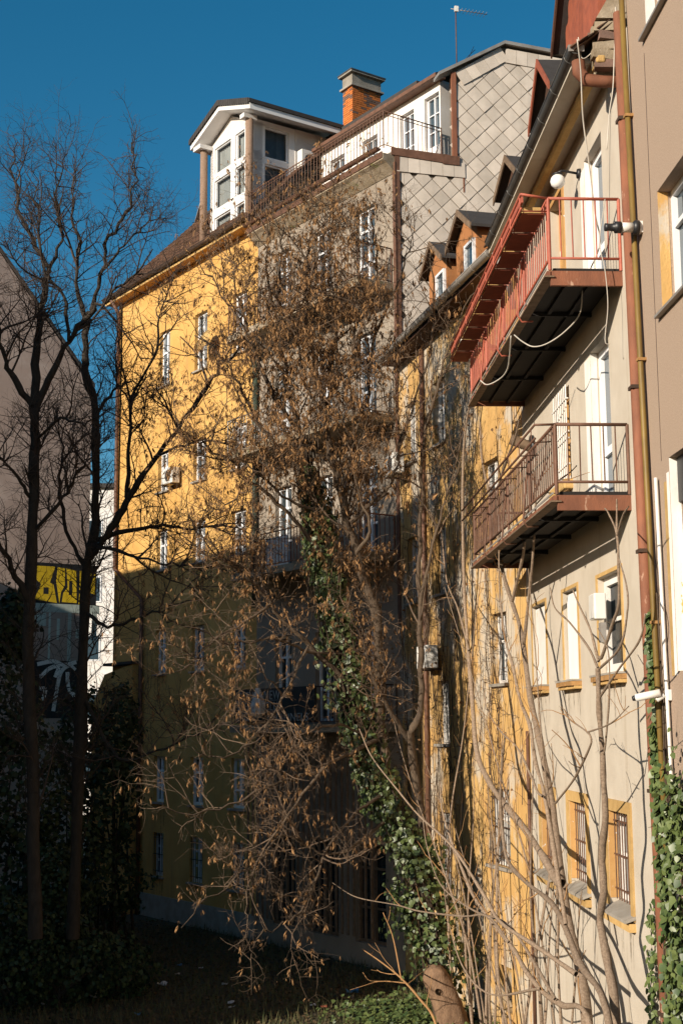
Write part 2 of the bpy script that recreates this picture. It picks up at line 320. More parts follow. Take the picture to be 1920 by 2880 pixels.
for var in range(5):
    sv, sf = [], []
    for k in range(3 + 2 * var):
        ang = rng.uniform(0, 6.3); rr_ = rng.uniform(.03, .3); dx, dy = rr_ * math.cos(ang), rr_ * math.sin(ang); aa = rng.uniform(0, 6.3); z0 = -rng.uniform(0, .12 + .1 * var); ln = rng.uniform(.4, .85); hw_ = rng.uniform(.05, .1); ca, sa = math.cos(aa) * hw_, math.sin(aa) * hw_; n0 = len(sv); cu = rng.uniform(-.12, .12)
        for f, wd in ((0, .25), (.45, -1), (1, 0), (.6, 1)): sv.append((dx * (.5 + f) + wd * ca + cu * f * f, dy * (.5 + f) + wd * sa, z0 - f * ln))
        sf.append((n0, n0 + 1, n0 + 2, n0 + 3))
    SEEDS.append((sv, sf))
def smooth_path(pts, n):                # Catmull-Rom through points
    P = np.array(pts, float); P = np.vstack([2 * P[0] - P[1], P, 2 * P[-1] - P[-2]]); m = len(P) - 3; out = []
    for t in np.linspace(0, m - 1e-6, n):
        i = int(t); f = t - i; a, b, c, d = P[i:i + 4]
        out.append(0.5 * (2 * b + (c - a) * f + (2 * a - 5 * b + 4 * c - d) * f * f + (3 * b - a - 3 * c + d) * f ** 3))
    return np.array(out)

# facade building blocks ------------------------------------------------------------------
def wall(parent, m, s0, s1, z0, z1, holes, depth=0.3, name='wall', y=0.0):
    b = MB(); S = sorted({s0, s1, *[h[0] for h in holes], *[h[1] for h in holes]}); Z = sorted({z0, z1, *[h[2] for h in holes], *[h[3] for h in holes]})
    S = [v for v in S if s0 <= v <= s1]; Z = [v for v in Z if z0 <= v <= z1]
    for i in range(len(S) - 1):
        for j in range(len(Z) - 1):
            cs, cz = (S[i] + S[i + 1]) / 2, (Z[j] + Z[j + 1]) / 2
            if any(h[0] < cs < h[1] and h[2] < cz < h[3] for h in holes): continue
            b.poly([(S[i + 1], y, Z[j]), (S[i], y, Z[j]), (S[i], y, Z[j + 1]), (S[i + 1], y, Z[j + 1])])
    for a, c, d, e in [h[:4] for h in holes]:
        k = y - depth
        b.poly([(a, y, d), (a, k, d), (a, k, e), (a, y, e)]); b.poly([(c, y, d), (c, y, e), (c, k, e), (c, k, d)])
        b.poly([(a, y, e), (a, k, e), (c, k, e), (c, y, e)]); b.poly([(a, y, d), (c, y, d), (c, k, d), (a, k, d)])
    b.poly([(s0, y, z0), (s0, y - 0.5, z0), (s0, y - 0.5, z1), (s0, y, z1)]); b.poly([(s1, y, z0), (s1, y, z1), (s1, y - 0.5, z1), (s1, y - 0.5, z0)])
    b.poly([(s0, y, z1), (s0, y - .5, z1), (s1, y - .5, z1), (s1, y, z1)])
    return b.build(name, m, parent)
def window(parent, a, b, c, d, y=-0.14, cols=2, rows=(0.66,), fr=0.06, fm=None, pm=None, sill=None, bars=0, name='window', curtain=None, mull=0.045, blinds=0, barm=None):
    """window frame in the hole a..b x c..d with one pane per light; sub-parts: pane, sill, bar"""
    fm = fm or M_PVC; pm = pm or M_GLASS; g = MB()
    g.box(a, a + fr, y - .05, y + .02, c, d); g.box(b - fr, b, y - .05, y + .02, c, d)
    g.box(a + fr, b - fr, y - .05, y + .02, d - fr, d); g.box(a + fr, b - fr, y - .05, y + .02, c, c + fr * 1.2)
    xs = [a + fr + (b - a - 2 * fr) * k / cols for k in range(cols + 1)]; zs = [c + fr * 1.2] + [c + (d - c) * r for r in rows] + [d - fr]
    for x in xs[1:-1]: g.box(x - mull, x + mull, y - .045, y + .035, c + fr * 1.2, d - fr)
    for z in zs[1:-1]:
        for i in range(cols): g.box(xs[i] + (mull if i else 0), xs[i + 1] - (mull if i < cols - 1 else 0), y - .04, y + .01, z - mull * .7, z + mull * .7)
    wd = g.build(name, fm, parent)
    for i in range(cols):
        for j in range(len(zs) - 1):
            inst('pane', unit('pane', pm), wd, ((xs[i] + xs[i + 1]) / 2, y - .045, (zs[j] + zs[j + 1]) / 2), (R_(rng.uniform(-.5, .5)), 0, R_(rng.uniform(-.6, .6))), (xs[i + 1] - xs[i], .008, zs[j + 1] - zs[j]))
    if curtain:
        q = MB(); n = 24; pts = []
        for k in range(n + 1): pts.append((a + fr + (b - a - 2 * fr) * k / n, y - .13 + .02 * math.sin(k * 1.9)))
        for k in range(n): q.poly([(*pts[k], c + .05), (*pts[k + 1], c + .05), (*pts[k + 1], d - .05), (*pts[k], d - .05)])
        q.build('curtain', curtain, wd, True)
        part('interior', M_DARKROOM, wd, (a, b, y - .5, y - .45, c, d))
    if blinds:
        for k in range(blinds):
            inst('blind_slat', unit('box', M_BLIND), wd, (a + fr + (b - a - 2 * fr) * (k + .5) / blinds, y - .14, (c + d) / 2), (0, 0, R_(rng.uniform(15, 40))), ((b - a) / blinds * .9, .006, d - c - .1))
        part('interior', M_DARKROOM, wd, (a, b, y - .5, y - .45, c, d))
    if sill:
        part('sill', sill, wd, (a - .07, b + .07, y, .09, c - .07, c - .004), bevel=.008)
    if bars:
        for k in range(bars): inst('bar', unit('rod', barm or M_DARKIRON), wd, (a + (b - a) * (k + .5) / bars, y + .11, c), (0, 0, 0), (.02, .02, d - c))
        hb = MB()
        for f in (.12, .5, .88): hb.box(a, b, y + .1, y + .118, c + (d - c) * f - .012, c + (d - c) * f + .012)
        hb.build('bar_tie', barm or M_DARKIRON, wd)
    return wd
def stains(parent, a, b, z, n=5, y=.004, ln=.9):
    q = MB()
    for k in range(n):
        x = a + (b - a) * (k + rng.random()) / n; w_ = rng.uniform(.02, .07); l = rng.uniform(.25, 1) * ln; d = rng.uniform(-.03, .03)
        q.poly([(x + w_, y, z), (x - w_, y, z), (x - w_ * .7 + d, y, z - l * .6), (x + d, y, z - l), (x + w_ * .6 + d, y, z - l * .55)])
    return q.build('rain_stain', M_STAIN, parent, kind='stuff')
def railing(parent, pts, z0, z1, m, step=0.13, r=0.008, rail=0.035, bottom=0.09, bm=None, posts=True, name='baluster', mid=False):
    for i in range(len(pts) - 1):
        a = Vector((*pts[i], 0)); c = Vector((*pts[i + 1], 0)); ln = (c - a).length; n = max(2, int(ln / step))
        MB().tube([(a.x, a.y, z1), (c.x, c.y, z1)], rail / 2, 8).build('top_rail', m, parent, True)
        MB().tube([(a.x, a.y, z0 + bottom), (c.x, c.y, z0 + bottom)], rail * .42, 8).build('bottom_rail', m, parent, True)
        if mid: MB().tube([(a.x, a.y, z1 - .1), (c.x, c.y, z1 - .1)], rail * .35, 6).build('middle_rail', m, parent, True)
        for k in range(1, n):
            p = a.lerp(c, k / n); inst(name, unit('rod', bm or m), parent, (p.x, p.y, z0 + bottom), (R_(rng.uniform(-.4, .4)), R_(rng.uniform(-.4, .4)), 0), (2 * r, 2 * r, z1 - z0 - bottom))
    if posts:
        for p in pts: inst('post', unit('rod', m), parent, (p[0], p[1], z0 - .05), (0, 0, 0), (rail * 1.1, rail * 1.1, z1 - z0 + .05))
def tiles(parent, m, a, b, c, d, rows, cols, th=0.03, name='roof_tiles'):
    """roof tiles over the quad a (eave start) b (eave end) c (ridge end) d (ridge start), each a small tilted slab"""
    a, b, c, d = [np.array(p, float) for p in (a, b, c, d)]; n = np.cross(b - a, d - a); n /= np.linalg.norm(n)
    if n[2] < 0: n = -n
    V = []; Fq = []; q = [(0, 1, 2, 3), (7, 6, 5, 4), (0, 4, 5, 1), (1, 5, 6, 2), (2, 6, 7, 3), (3, 7, 4, 0)]
    P = lambda u, v: (a * (1 - u) + b * u) * (1 - v) + (d * (1 - u) + c * u) * v
    for j in range(rows):
        for i in range(cols):
            u0 = (i + (.5 if j % 2 else 0)) / cols + .002; u1 = min(u0 + 1 / cols - .004, 1); v0 = j / rows; v1 = min((j + 1.25) / rows, 1)
            if u1 <= u0: continue
            h = th * (1 + nr.uniform(-.3, .5)); k = len(V)
            lo = [P(u0, v0) + n * .01, P(u1, v0) + n * .01, P(u1, v1), P(u0, v1)]; hi = [P(u0, v0) + n * (.01 + h), P(u1, v0) + n * (.01 + h), P(u1, v1) + n * .012, P(u0, v1) + n * .012]
            V += lo + hi; Fq += [tuple(x + k for x in f) for f in q]
    me = npmesh(name, V, Fq, m, kind='stuff'); me.parent = parent
    return me

# ================================================================== THE SETTING
g = MB(); n = 40
for i in range(n):
    for j in range(n):
        q = lambda a, b: ((-60 + 120 * a / n), (-20 + 160 * b / n), 0.05 * math.sin(a * 1.7) * math.cos(b * 1.3) - .02)
        g.poly([q(i, j), q(i + 1, j), q(i + 1, j + 1), q(i, j + 1)])
g.poly([(-900, 140, -.06), (900, 140, -.06), (900, 1500, -.06), (-900, 1500, -.06)])
g.poly([(-900, -600, -.06), (900, -600, -.06), (900, -20, -.06), (-900, -20, -.06)])
g.poly([(-900, -20, -.06), (-60, -20, -.06), (-60, 140, -.06), (-900, 140, -.06)]); g.poly([(60, -20, -.06), (900, -20, -.06), (900, 140, -.06), (60, 140, -.06)])
g.build('ground', M_GROUND, None, True, kind='structure')

A_R = 5.05                                                    # cream house front stands 5.05 m right of the camera's path
RO = (5.05, 27.87); OL = (3.2957, 36.895)
FR, FO, FG = frame((A_R, 0), 0), frame(RO, 11), frame(OL, 32)

# ------------------------------------------------------------------ rough tan building (nearest, right edge)
H = empty('tan_building', frame((A_R - .03, 0), 0), 'tan rough plastered building at the right edge beside the yellow pipe', 'building')
wins = [(15.6, 17.5, 15.6, 18.2), (15.4, 17.3, 11.6, 13.27), (15.2, 17.3, 6.95, 9.68)]
wall(H, M_ROUGH, 8.0, 18.45, 0, 24, wins, 0.32)
for k, (a, b, c, d) in enumerate(wins):
    window(H, a, b, c, d, -.2, 2, (.7,), .09, sill=None, pm=M_GLASSB)
    part('reveal', M_OLDWHITE if k != 1 else M_OCHRE, H, (b - .008, b - .003, -.14, -.003, c + .004, d - .004))
    if k != 2: part('window_ledge', M_ZINCLT, H, (a - .1, b + .12, -.19, .08, c - .035, c))
part('shutter_box', M_BLACK, H, (15.21, 17.28, -.14, -.1, 9.1, 9.67))
part('painted_patch', M_WHITEWALL, H, (17.31, 17.42, 0, .004, 6.9, 9.5))
part('painted_patch', M_SILLYEL, H, (17.424, 17.55, 0, .004, 6.9, 9.4))
part('plaster_joint', M_DARKIRON, H, (17.62, 17.632, 0, .004, 9.7, 15.4))
part('roof', M_TILE, H, (8, 18.45, -6, .35, 24.0, 24.2))
MB().tube([(17.76, .05, 9.5), (17.52, .05, 3.0)], .024, 8).build('white_conduit', M_WPLAST, empty('conduit', frame((A_R - .03, 0), 0), 'thin white plastic conduit running down the tan wall', 'pipe'), True)

# ------------------------------------------------------------------ cream house
H = empty('cream_house', FR, 'cream plastered house behind the red and brown iron balconies', 'house')
doorU, doorM = (20.35, 21.55, 12.95, 15.5), (20.35, 21.6, 9.62, 12.25)
winU, winM = (23.3, 24.4, 13.6, 15.75), (23.25, 24.4, 10.5, 12.15)
first = [(25.9, 27.3, 7.05, 8.62), (23.1, 24.3, 7.05, 8.62), (20.1, 21.6, 7.05, 8.58)]
base = [(25.6, 26.9, 3.6, 5.02), (22.95, 24.3, 3.6, 5.02), (20.15, 21.5, 3.6, 5.02)]
wall(H, M_CREAM, 18.455, 27.87, 0, 16.3, [doorU, doorM, winU, winM] + first + base, 0.3)
for d_ in (doorU, doorM):
    dd = window(H, *d_, y=-.16, cols=1, rows=(.36,), fr=.13, pm=M_GLASSB, name='balcony_door', mull=.09)
    part('threshold', M_CONC, dd, (d_[0], d_[1], -.1, .05, d_[2] - .03, d_[2]))
part('door_reveal', M_WHITEWALL, H, (21.542, 21.547, -.11, -.003, 12.96, 15.49)); part('door_reveal', M_OLDWHITE, H, (21.592, 21.597, -.11, -.003, 9.63, 12.24))
part('white_band', M_WHITEWALL, H, (21.56, 21.86, 0, .004, 12.96, 15.4)); part('peeling_band', M_OLDWHITE, H, (21.61, 22.0, 0, .004, 9.63, 12.2))
wu = window(H, *winU, y=-.18, cols=2, rows=(), fr=.1, fm=M_ORANGE, curtain=M_CURT, pm=M_CLEAR)
part('window_surround', M_ORANGE, H, (24.4, 24.55, 0, .02, 13.5, 15.85), (23.15, 23.3, 0, .02, 13.5, 15.85), (23.15, 24.55, .0, .018, 15.75, 15.85))
wm = window(H, *winM, y=-.18, cols=2, rows=(.5,), fr=.09, fm=M_ORANGE, pm=M_GLASS)
for k in range(8): inst('bar', unit('rod', M_OLDWHITE), wm, (23.3 + k * .15, .05, 10.5), (0, 0, 0), (.028, .028, 1.66))
for z in (10.75, 11.2, 11.32, 11.9): part('bar_tie', M_OLDWHITE, wm, (23.2, 24.45, .03, .07, z - .012, z + .012))
part('sill', M_SILLYEL, wm, (23.15, 24.5, -.05, .16, 10.3, 10.48), bevel=.03)
for k, (a, b, c, d) in enumerate(first):
    if k < 2:
        wd = part('window', M_OLDWHITE if k == 0 else M_WHITE, H, (a + .05, b - .05, -.1, -.06, c + .01, d - .05), bevel=.01, label='window closed with a white board')
    else: wd = window(H, a, b, c, d, -.12, 1, (.55,), .14, fm=M_OLDWHITE, curtain=M_CURT, pm=M_CLEAR)
    part('window_surround', M_SILLYEL, H, (a - .09, a, 0, .018, c, d + .06), (b, b + .09, 0, .018, c, d + .06), (a, b, 0, .016, d, d + .06))
    for q in range(int((b - a + .24) / .15)):
        x = a - .12 + q * .15; inst('sill_brick', unit('brick', M_SILLBRICK), wd, (x + .075, .07 + rng.uniform(-.008, .008), c - .06), (R_(rng.uniform(-3, 3)), 0, R_(rng.uniform(-2, 2))), (.142, .2, .075))
        inst('sill_brick', unit('brick', M_SILLYEL), wd, (x + .075, .05, c - .125), (0, 0, 0), (.142, .16, .05))
    stains(H, a - .1, b + .1, c - .16, 6)
    part('sill_slab', M_CONC, wd, (a - .12, b + .12, -.1, .16, c - .018, c + .012))
for k, (a, b, c, d) in enumerate(base):
    wd = window(H, a, b, c + .1, d, -.2, 2, (.5,), .07, fm=M_OLDWHITE, bars=9, barm=M_BROWNIRON, pm=M_GLASS)
    part('window_surround', M_SILLYEL, H, (a - .16, a, 0, .03, c - .06, d + .17), (b, b + .16, 0, .03, c - .06, d + .17), (a, b, 0, .028, d, d + .17))
    part('reveal', M_ORANGE, H, (b - .008, b - .003, -.14, -.003, c + .11, d - .004)); part('reveal', M_SILLYEL, H, (a + .003, a + .008, -.14, -.003, c + .11, d - .004))
    MB().prism([(a - .18, -.2, c + .1), (a - .18, .16, c - .04), (a - .18, .16, c - .08), (a - .18, -.2, c + .04)], (b - a + .36, 0, 0)).build('sloping_sill', M_CONC, wd)
    stains(H, a - .15, b + .15, c - .2, 6); part('under_sill', M_SILLYEL, wd, (a - .16, b + .16, 0, .1, c - .2, c - .084))
part('soffit', M_CREAM, H, (19.35, 27.8, 0, .62, 16.12, 16.2)); part('cornice', M_SILLYEL, H, (19.06, 27.8, .2, .34, 16.0, 16.12), bevel=.03)
MB().prism([(19.06, .66, 16.2), (19.06, -6, 21.2), (19.06, -6, 21.05), (19.06, .66, 16.06 + .145)], (8.75, 0, 0)).build('roof', M_TILE, H)
tiles(H, M_TILE, (19.06, .7, 16.23), (27.81, .7, 16.23), (27.81, -3, 19.0), (19.06, -3, 19.0), 18, 44)
# half-round gutter with clips
gut = empty('gutter', FR, 'dark zinc half round gutter along the cream house eaves', 'gutter')
def gutter(root, m, s0, s1, y, z, r=.095, clips=0.9, z2=None):
    b = MB(); n = 10; z2 = z if z2 is None else z2
    for r0, e in ((r, 0), (r - .012, 1)):
        rows = [[(s, y + r0 * math.cos(math.pi + math.pi * k / n), zz + r0 * math.sin(math.pi + math.pi * k / n)) for k in range(n + 1)] for s, zz in ((s0, z), (s1, z2))]
        for k in range(n): b.poly([rows[0][k], rows[0][k + 1], rows[1][k + 1], rows[1][k]])
    b.poly([(s0, y + r * math.cos(math.pi + math.pi * k / n), z + r * math.sin(math.pi + math.pi * k / n)) for k in range(n + 1)])
    b.tube([(s0, y + r, z), (s1, y + r, z2)], .014, 6)
    b.build('trough', m, root, True)
    k = s0 + .3
    while k < s1:
        zz = z + (z2 - z) * (k - s0) / (s1 - s0)
        MB().tube([(k, y + (r + .006) * math.cos(math.pi + math.pi * q / 8), zz + (r + .006) * math.sin(math.pi + math.pi * q / 8)) for q in range(9)], .009, 5).build('gutter_clip', m, root, True); k += clips
gutter(gut, M_ZINC, 19.15, 27.55, .62, 16.28, .115, 1.05)
part('end_cap', M_ZINCLT, gut, (19.13, 19.15, .5, .74, 16.2, 16.3))
# roof outlet pipe and masonry at the corner
el = empty('outlet_pipe', FR, 'rust red clay outlet pipe elbow under the gutter end', 'pipe')
MB().tube([(19.3, .56, 16.12), (19.3, .55, 15.95), (19.28, .46, 15.82), (19.25, .2, 15.78), (19.2, -.02, 15.76)], [.1, .105, .1, .09, .085], 12).build('elbow', M_RUST, el, True)
cs = empty('corner_masonry', FR, 'crumbling stone and brick block above the gutter end', 'masonry')
for k in range(5):
    for q in range(3):
        inst('stone', unit('brick', M_MOSSCONC if (k + q) % 3 else M_BRICKDK), cs, (19.15 + q * .13 + rng.uniform(-.02, .02), .12 + rng.uniform(-.04, .05), 15.98 + k * .15), (rng.uniform(-.15, .15), rng.uniform(-.15, .15), rng.uniform(-.3, .3)), (.13, rng.uniform(.32, .46), rng.uniform(.12, .17)))
MB().prism([(19.06, .32, 16.7), (19.06, -.05, 17.35), (19.06, -.3, 17.35), (19.06, -.3, 16.7)], (.38, 0, 0)).build('stone', M_MOSSCONC, cs)
# dormers of the cream house roof
def dormer(root, s0, s1, y, z0, z1, za, m, trim, win=None, over=.22, depth=2.2, planks=0):
    sm = (s0 + s1) / 2; b = MB()
    b.prism([(s0, y, z0), (s1, y, z0), (s1, y, z1), (sm, y, za), (s0, y, z1)], (0, -depth, 0)); front = b.build('front_wall', m, root)
    for sg, e in ((-1, s0), (1, s1)):
        dz = (za - z1) / (s1 - s0) * 2 * over; eo = e + sg * over
        MB().prism([(sm, y + over, za + .02), (eo, y + over, z1 - dz + .02), (eo, y + over, z1 - dz + .09), (sm, y + over, za + .1)], (0, -depth - over, 0)).build('roof_slope', M_TILEDARK, root)
        MB().prism([(sm, y + over + .001, za - .06), (eo, y + over + .001, z1 - dz - .06), (eo, y + over + .001, z1 - dz + .1), (sm, y + over + .001, za + .11)], (0, .03, 0)).build('barge_board', trim, root)
    if win:
        window(root, *win, y=y + .06, cols=1, rows=(), fr=.07, pm=M_GLASSB, sill=None)
    for k in range(planks):
        x = s0 + (s1 - s0) * (k + .5) / planks; part('plank', M_PLANK, root, (x - (s1 - s0) / planks * .47, x + (s1 - s0) / planks * .47, y, y + .02, z0, z1 + (za - z1) * (1 - abs(x - sm) / (s1 - s0) * 2) - .05))
    return front
d1 = empty('roof_dormer', FR, 'red planked dormer gable at the top corner above the gutter end', 'dormer', 'dormers above the long gutter')
dormer(d1, 20.2, 22.6, -.02, 16.5, 18.3, 19.8, M_PLANK, M_WOODBR, planks=9)
d2 = empty('roof_dormer', FR, 'dark brown dormer gable peeping over the middle of the gutter', 'dormer', 'dormers above the long gutter')
dormer(d2, 23.95, 25.6, -.15, 16.6, 18.1, 18.85, M_WOODBR, M_PLANK)

# ------------------------------------------------------------------ iron balconies of the cream house
def balcony(name, label, zf, m, beam, rail_h, rack, far=27.55):
    o = empty(name, FR, label, 'balcony'); yo = 1.07; s0, s1 = 19.35, far
    part('floor_slab', M_UNDERSHADE, o, (s0 + .062, s1 - .062, .01, yo - .063, zf - .06, zf))
    part('end_beam', beam, o, (s0, s0 + .06, .0, yo - .01, zf - .28, zf - .06)); part('end_beam', beam, o, (s1 - .06, s1, .0, yo - .01, zf - .16, zf - .06))
    part('outer_beam', beam, o, (s0 - .02, s1 + .02, yo, yo + .05, zf - .14, zf - .07)); part('beam_flange', M_WOODOLD, o, (s0 - .03, s1 + .03, yo - .06, yo + .09, zf - .165, zf - .142)); part('edge_strip', M_ZINCLT, o, (s0 - .02, s1 + .02, yo + .052, yo + .062, zf - .05, zf - .02))
    for k in range(1, 4):
        s = s0 + (s1 - s0) * k / 4; part('cross_beam', M_UNDERSHADE, o, (s - .03, s + .03, .0, yo - .062, zf - .13, zf - .062))
    for y in (.35, .7): part('joist', M_UNDERSHADE, o, (s0 + .062, s1 - .062, y - .03, y + .03, zf - .11, zf - .064))
    railing(o, [(s0, .02), (s0, yo), (s1, yo), (s1, .02)], zf, zf + rail_h, m, .155, .011, .05, .13)
    for k in range(1, 4):                                     # braces that hook under the floor
        s = s0 + (s1 - s0) * k / 4
        MB().tube([(s, yo + .03, zf + rail_h * .75), (s, yo + .1, zf + .1), (s, yo + .12, zf - .12), (s, yo + .06, zf - .22), (s, yo - .12, zf - .21)], .016, 7).build('brace', m, o, True)
        inst('post', unit('rod', m), o, (s, yo, zf - .05), (0, 0, 0), (.05, .05, rail_h + .05))
    if rack:                                                  # flower box rack outside the rail
        yr = yo + .42; zt = zf + rail_h
        MB().tube([(s0 - .1, yr, zt + .02), (s1, yr, zt + .02)], .02, 7).build('rack_rail', m, o, True); MB().tube([(s0 - .1, yr, zt - .2), (s1, yr, zt - .2)], .02, 7).build('rack_rail', m, o, True)
        MB().bar((s0 - .1, yr - .02, zt - .06), (s1, yr - .02, zt - .06), .03, .09).build('rack_rail', m, o)
        MB().tube([(s0 - .1, yr, zt + .02), (s0, yo, zt)], .02, 7).build('rack_arm', m, o, True)
        k = s0; i = 0
        while k < s1:
            MB().tube([(k, yo, zt - .2), (k, yr, zt - .2), (k, yr, zt + .02)], .012, 6).build('rack_arm', m, o, True)
            part('rack_board', M_PLANK, o, (k + .04, k + .78, yo + .05, yr - .03, zt - .235, zt - .212)); part('rack_block', M_WOODOLD if i % 2 else M_SILLYEL, o, (k + .05, k + .2, yo + .1, yr - .06, zt - .21, zt - .12))
            k += .84; i += 1
    return o
rb = balcony('iron_balcony', 'red painted iron balcony with flower box rack below the gutter', 12.93, M_REDPAINT, M_RUST, 1.05, True)
bb = balcony('iron_balcony', 'rusty brown iron balcony on the floor below the red one', 9.6, M_BROWNIRON, M_RUST, .97, False, 27.6)
yo = 1.07
MB().tube([(19.3, yo + .3, 10.55), (27.2, yo + .3, 10.55)], .018, 7).build('rack_rail', M_BROWNIRON, bb, True); MB().tube([(19.3, yo + .3, 10.35), (27.2, yo + .3, 10.35)], .018, 7).build('rack_rail', M_BROWNIRON, bb, True)
MB().tube([(19.3, yo + .3, 10.55), (19.35, yo, 10.57)], .018, 7).build('rack_arm', M_BROWNIRON, bb, True)
for k in range(8): MB().tube([(19.6 + k, yo, 10.37), (19.6 + k, yo + .3, 10.35), (19.6 + k, yo + .3, 10.55)], .01, 6).build('rack_arm', M_BROWNIRON, bb, True)
# pipes at the corner
o = empty('downpipe', FR, 'rust brown iron downpipe between cream house and tan building', 'pipe')
MB().tube([(18.26, .07, 0), (18.5, .07, 8), (18.74, .07, 16.6)], .08, 10).build('pipe', M_RUST, o, True)
for z in (2.6, 5.4, 8.6, 10.9, 13.2, 14.9): part('clamp', M_DARKIRON, o, (18.26 + .03 * z - .1, 18.26 + .03 * z + .1, -.02, .16, z, z + .05))
o = empty('gas_pipe', FR, 'thin yellow gas pipe running up beside the rust brown downpipe', 'pipe')
MB().tube([(17.78, .1, 1.8), (18.1, .1, 9), (18.5, .1, 18.4)], .04, 10).build('pipe', M_GASPIPE, o, True)
for z in (4.2, 7.6, 11.2, 14.8): part('collar', M_SILLBRICK, o, (17.705 + .043 * z - .05, 17.705 + .043 * z + .05, .02, .15, z, z + .04))
# globe lamp, floodlight, camera, meter box, vent
o = empty('globe_lamp', FR, 'white opal globe lamp on a black bracket beside the upper balcony door', 'lamp')
S_ = Matrix.Translation((21.85, .38, 15.28)); MB().lathe([(.01, -.125), (.07, -.105), (.11, -.06), (.125, 0), (.11, .06), (.075, .1), (.03, .115)], 20, S_).build('globe', M_GLOBE, o, True)
MB().lathe([(.03, .1), (.085, .1), (.085, .135), (.03, .15)], 14, S_).build('cap', M_BLACK, o, True); MB().tube([(21.85, .38, 15.43), (21.85, .3, 15.47), (21.85, .02, 15.42)], .022, 8).build('arm', M_BLACK, o, True); MB().lathe([(.01, 0), (.09, 0), (.08, .05), (.02, .06)], 12, Matrix.Translation((21.85, 0, 15.42)) @ Matrix.Rotation(R_(-90), 4, 'X')).build('wall_plate', M_BLACK, o, True)
o = empty('security_light', FR, 'white and black cylinder security light on the tan wall', 'light')
Q = Matrix.Translation((18.09, .14, 13.07)) @ Matrix.Rotation(R_(-90), 4, 'X') @ Matrix.Rotation(R_(0), 4, 'Y')
MB().lathe([(.02, .02), (.068, .02), (.068, .2), (.02, .2)], 16, Q).build('housing', M_WPLAST, o, True); MB().lathe([(.02, .19), (.082, .19), (.082, .27), (.055, .28), (.05, .36), (.055, .37), (.055, .41), (.02, .41)], 16, Q).build('lens_hood', M_BLACK, o, True)
MB().lathe([(.02, -.06), (.1, -.06), (.1, .0), (.06, .03), (.02, .03)], 16, Q).build('mount', M_BLACK, o, True); part('wall_plate', M_WPLAST, o, (18.04, 18.14, .032, .08, 12.99, 13.15))
o = empty('security_camera', FR, 'small white bullet security camera on the tan wall beside the conduit', 'camera')
p = Vector((17.66, .03, 6.66)); part('wall_plate', M_WPLAST, o, (p.x - .07, p.x + .07, .03, .09, p.z - .07, p.z + .07), bevel=.01); MB().tube([p + Vector((0, .08, 0)), p + Vector((.03, .16, -.06)), p + Vector((.05, .2, .0))], .03, 8).build('arm', M_WPLAST, o, True)
MB().tube([p + Vector((-.02, .14, .03)), p + Vector((.12, .42, -.03))], .05, 12).build('body', M_WPLAST, o, True); MB().tube([p + Vector((.12, .42, -.03)), p + Vector((.14, .46, -.04))], [.042, .03], 12).build('lens', M_BLACK, o, True)
o = empty('meter_box', FR, 'cream electric meter box on the first floor wall beside the peeling window', 'box'); part('box', M_WPLAST, o, (21.0, 21.35, .02, .2, 7.9, 8.3), bevel=.015); part('lid', M_WPLAST, o, (21.02, 21.33, .2, .215, 7.92, 8.28)); part('cover_plate', M_ZINCLT, o, (21.05, 21.22, .02, .1, 7.55, 7.85))
o = empty('vent_pipe', FR, 'black flue collar with ribbed duct under the red balcony', 'pipe'); MB().lathe([(.1, 0), (.24, 0), (.24, .05), (.1, .07)], 16, Matrix.Translation((26.7, .01, 11.75)) @ Matrix.Rotation(R_(-90), 4, 'X')).build('collar', M_BLACK, o, True); MB().tube([(26.7, .05 + .03 * k, 11.75 + .012 * k) for k in range(14)], [.1 + .012 * (k % 2) for k in range(14)], 12).build('duct', M_WOODOLD, o, True)
# hanging cables
def cable(pts, label, r=.011, m=None):
    o = empty('cable', pts[0], label, 'cable'); b = MB(); P = smooth_path(pts, len(pts) * 5); b.tube([Vector(q) - Vector(pts[0]) for q in P], r, 6); b.build('wire', m or M_CABLE, o, True)
px = lambda l, Y0, Y1=None: [at(x, y, Y0 + ((Y1 or Y0) - Y0) * i / max(1, len(l) - 1)) for i, (x, y) in enumerate(l)]
cable(px([(1622, 110), (1632, 200), (1638, 330), (1655, 460), (1672, 600), (1685, 690), (1640, 800), (1630, 880), (1590, 930), (1540, 965), (1500, 975), (1470, 962), (1445, 942)], 18.9, 21.5), 'long white cable hanging from the gutter end across the red balcony to its brace')
cable(px([(1436, 945), (1432, 1000), (1425, 1040), (1405, 1065), (1370, 1082), (1350, 1070)], 21.6, 24.0), 'pale cable drooping between two braces under the red balcony')
cable(px([(1700, 560), (1685, 680), (1700, 760), (1708, 860), (1700, 955), (1712, 970)], 19.2), 'thin pale cable loop hanging below the red balcony corner', .007)
cable(px([(1705, 100), (1640, 165), (1625, 105)], 19.2) , 'short white cable looped over the gutter end', .008)
cable(px([(1730, 20), (1726, 150), (1722, 250), (1712, 320), (1705, 420)], 19.0), 'thin white cable running down beside the downpipe top', .008)

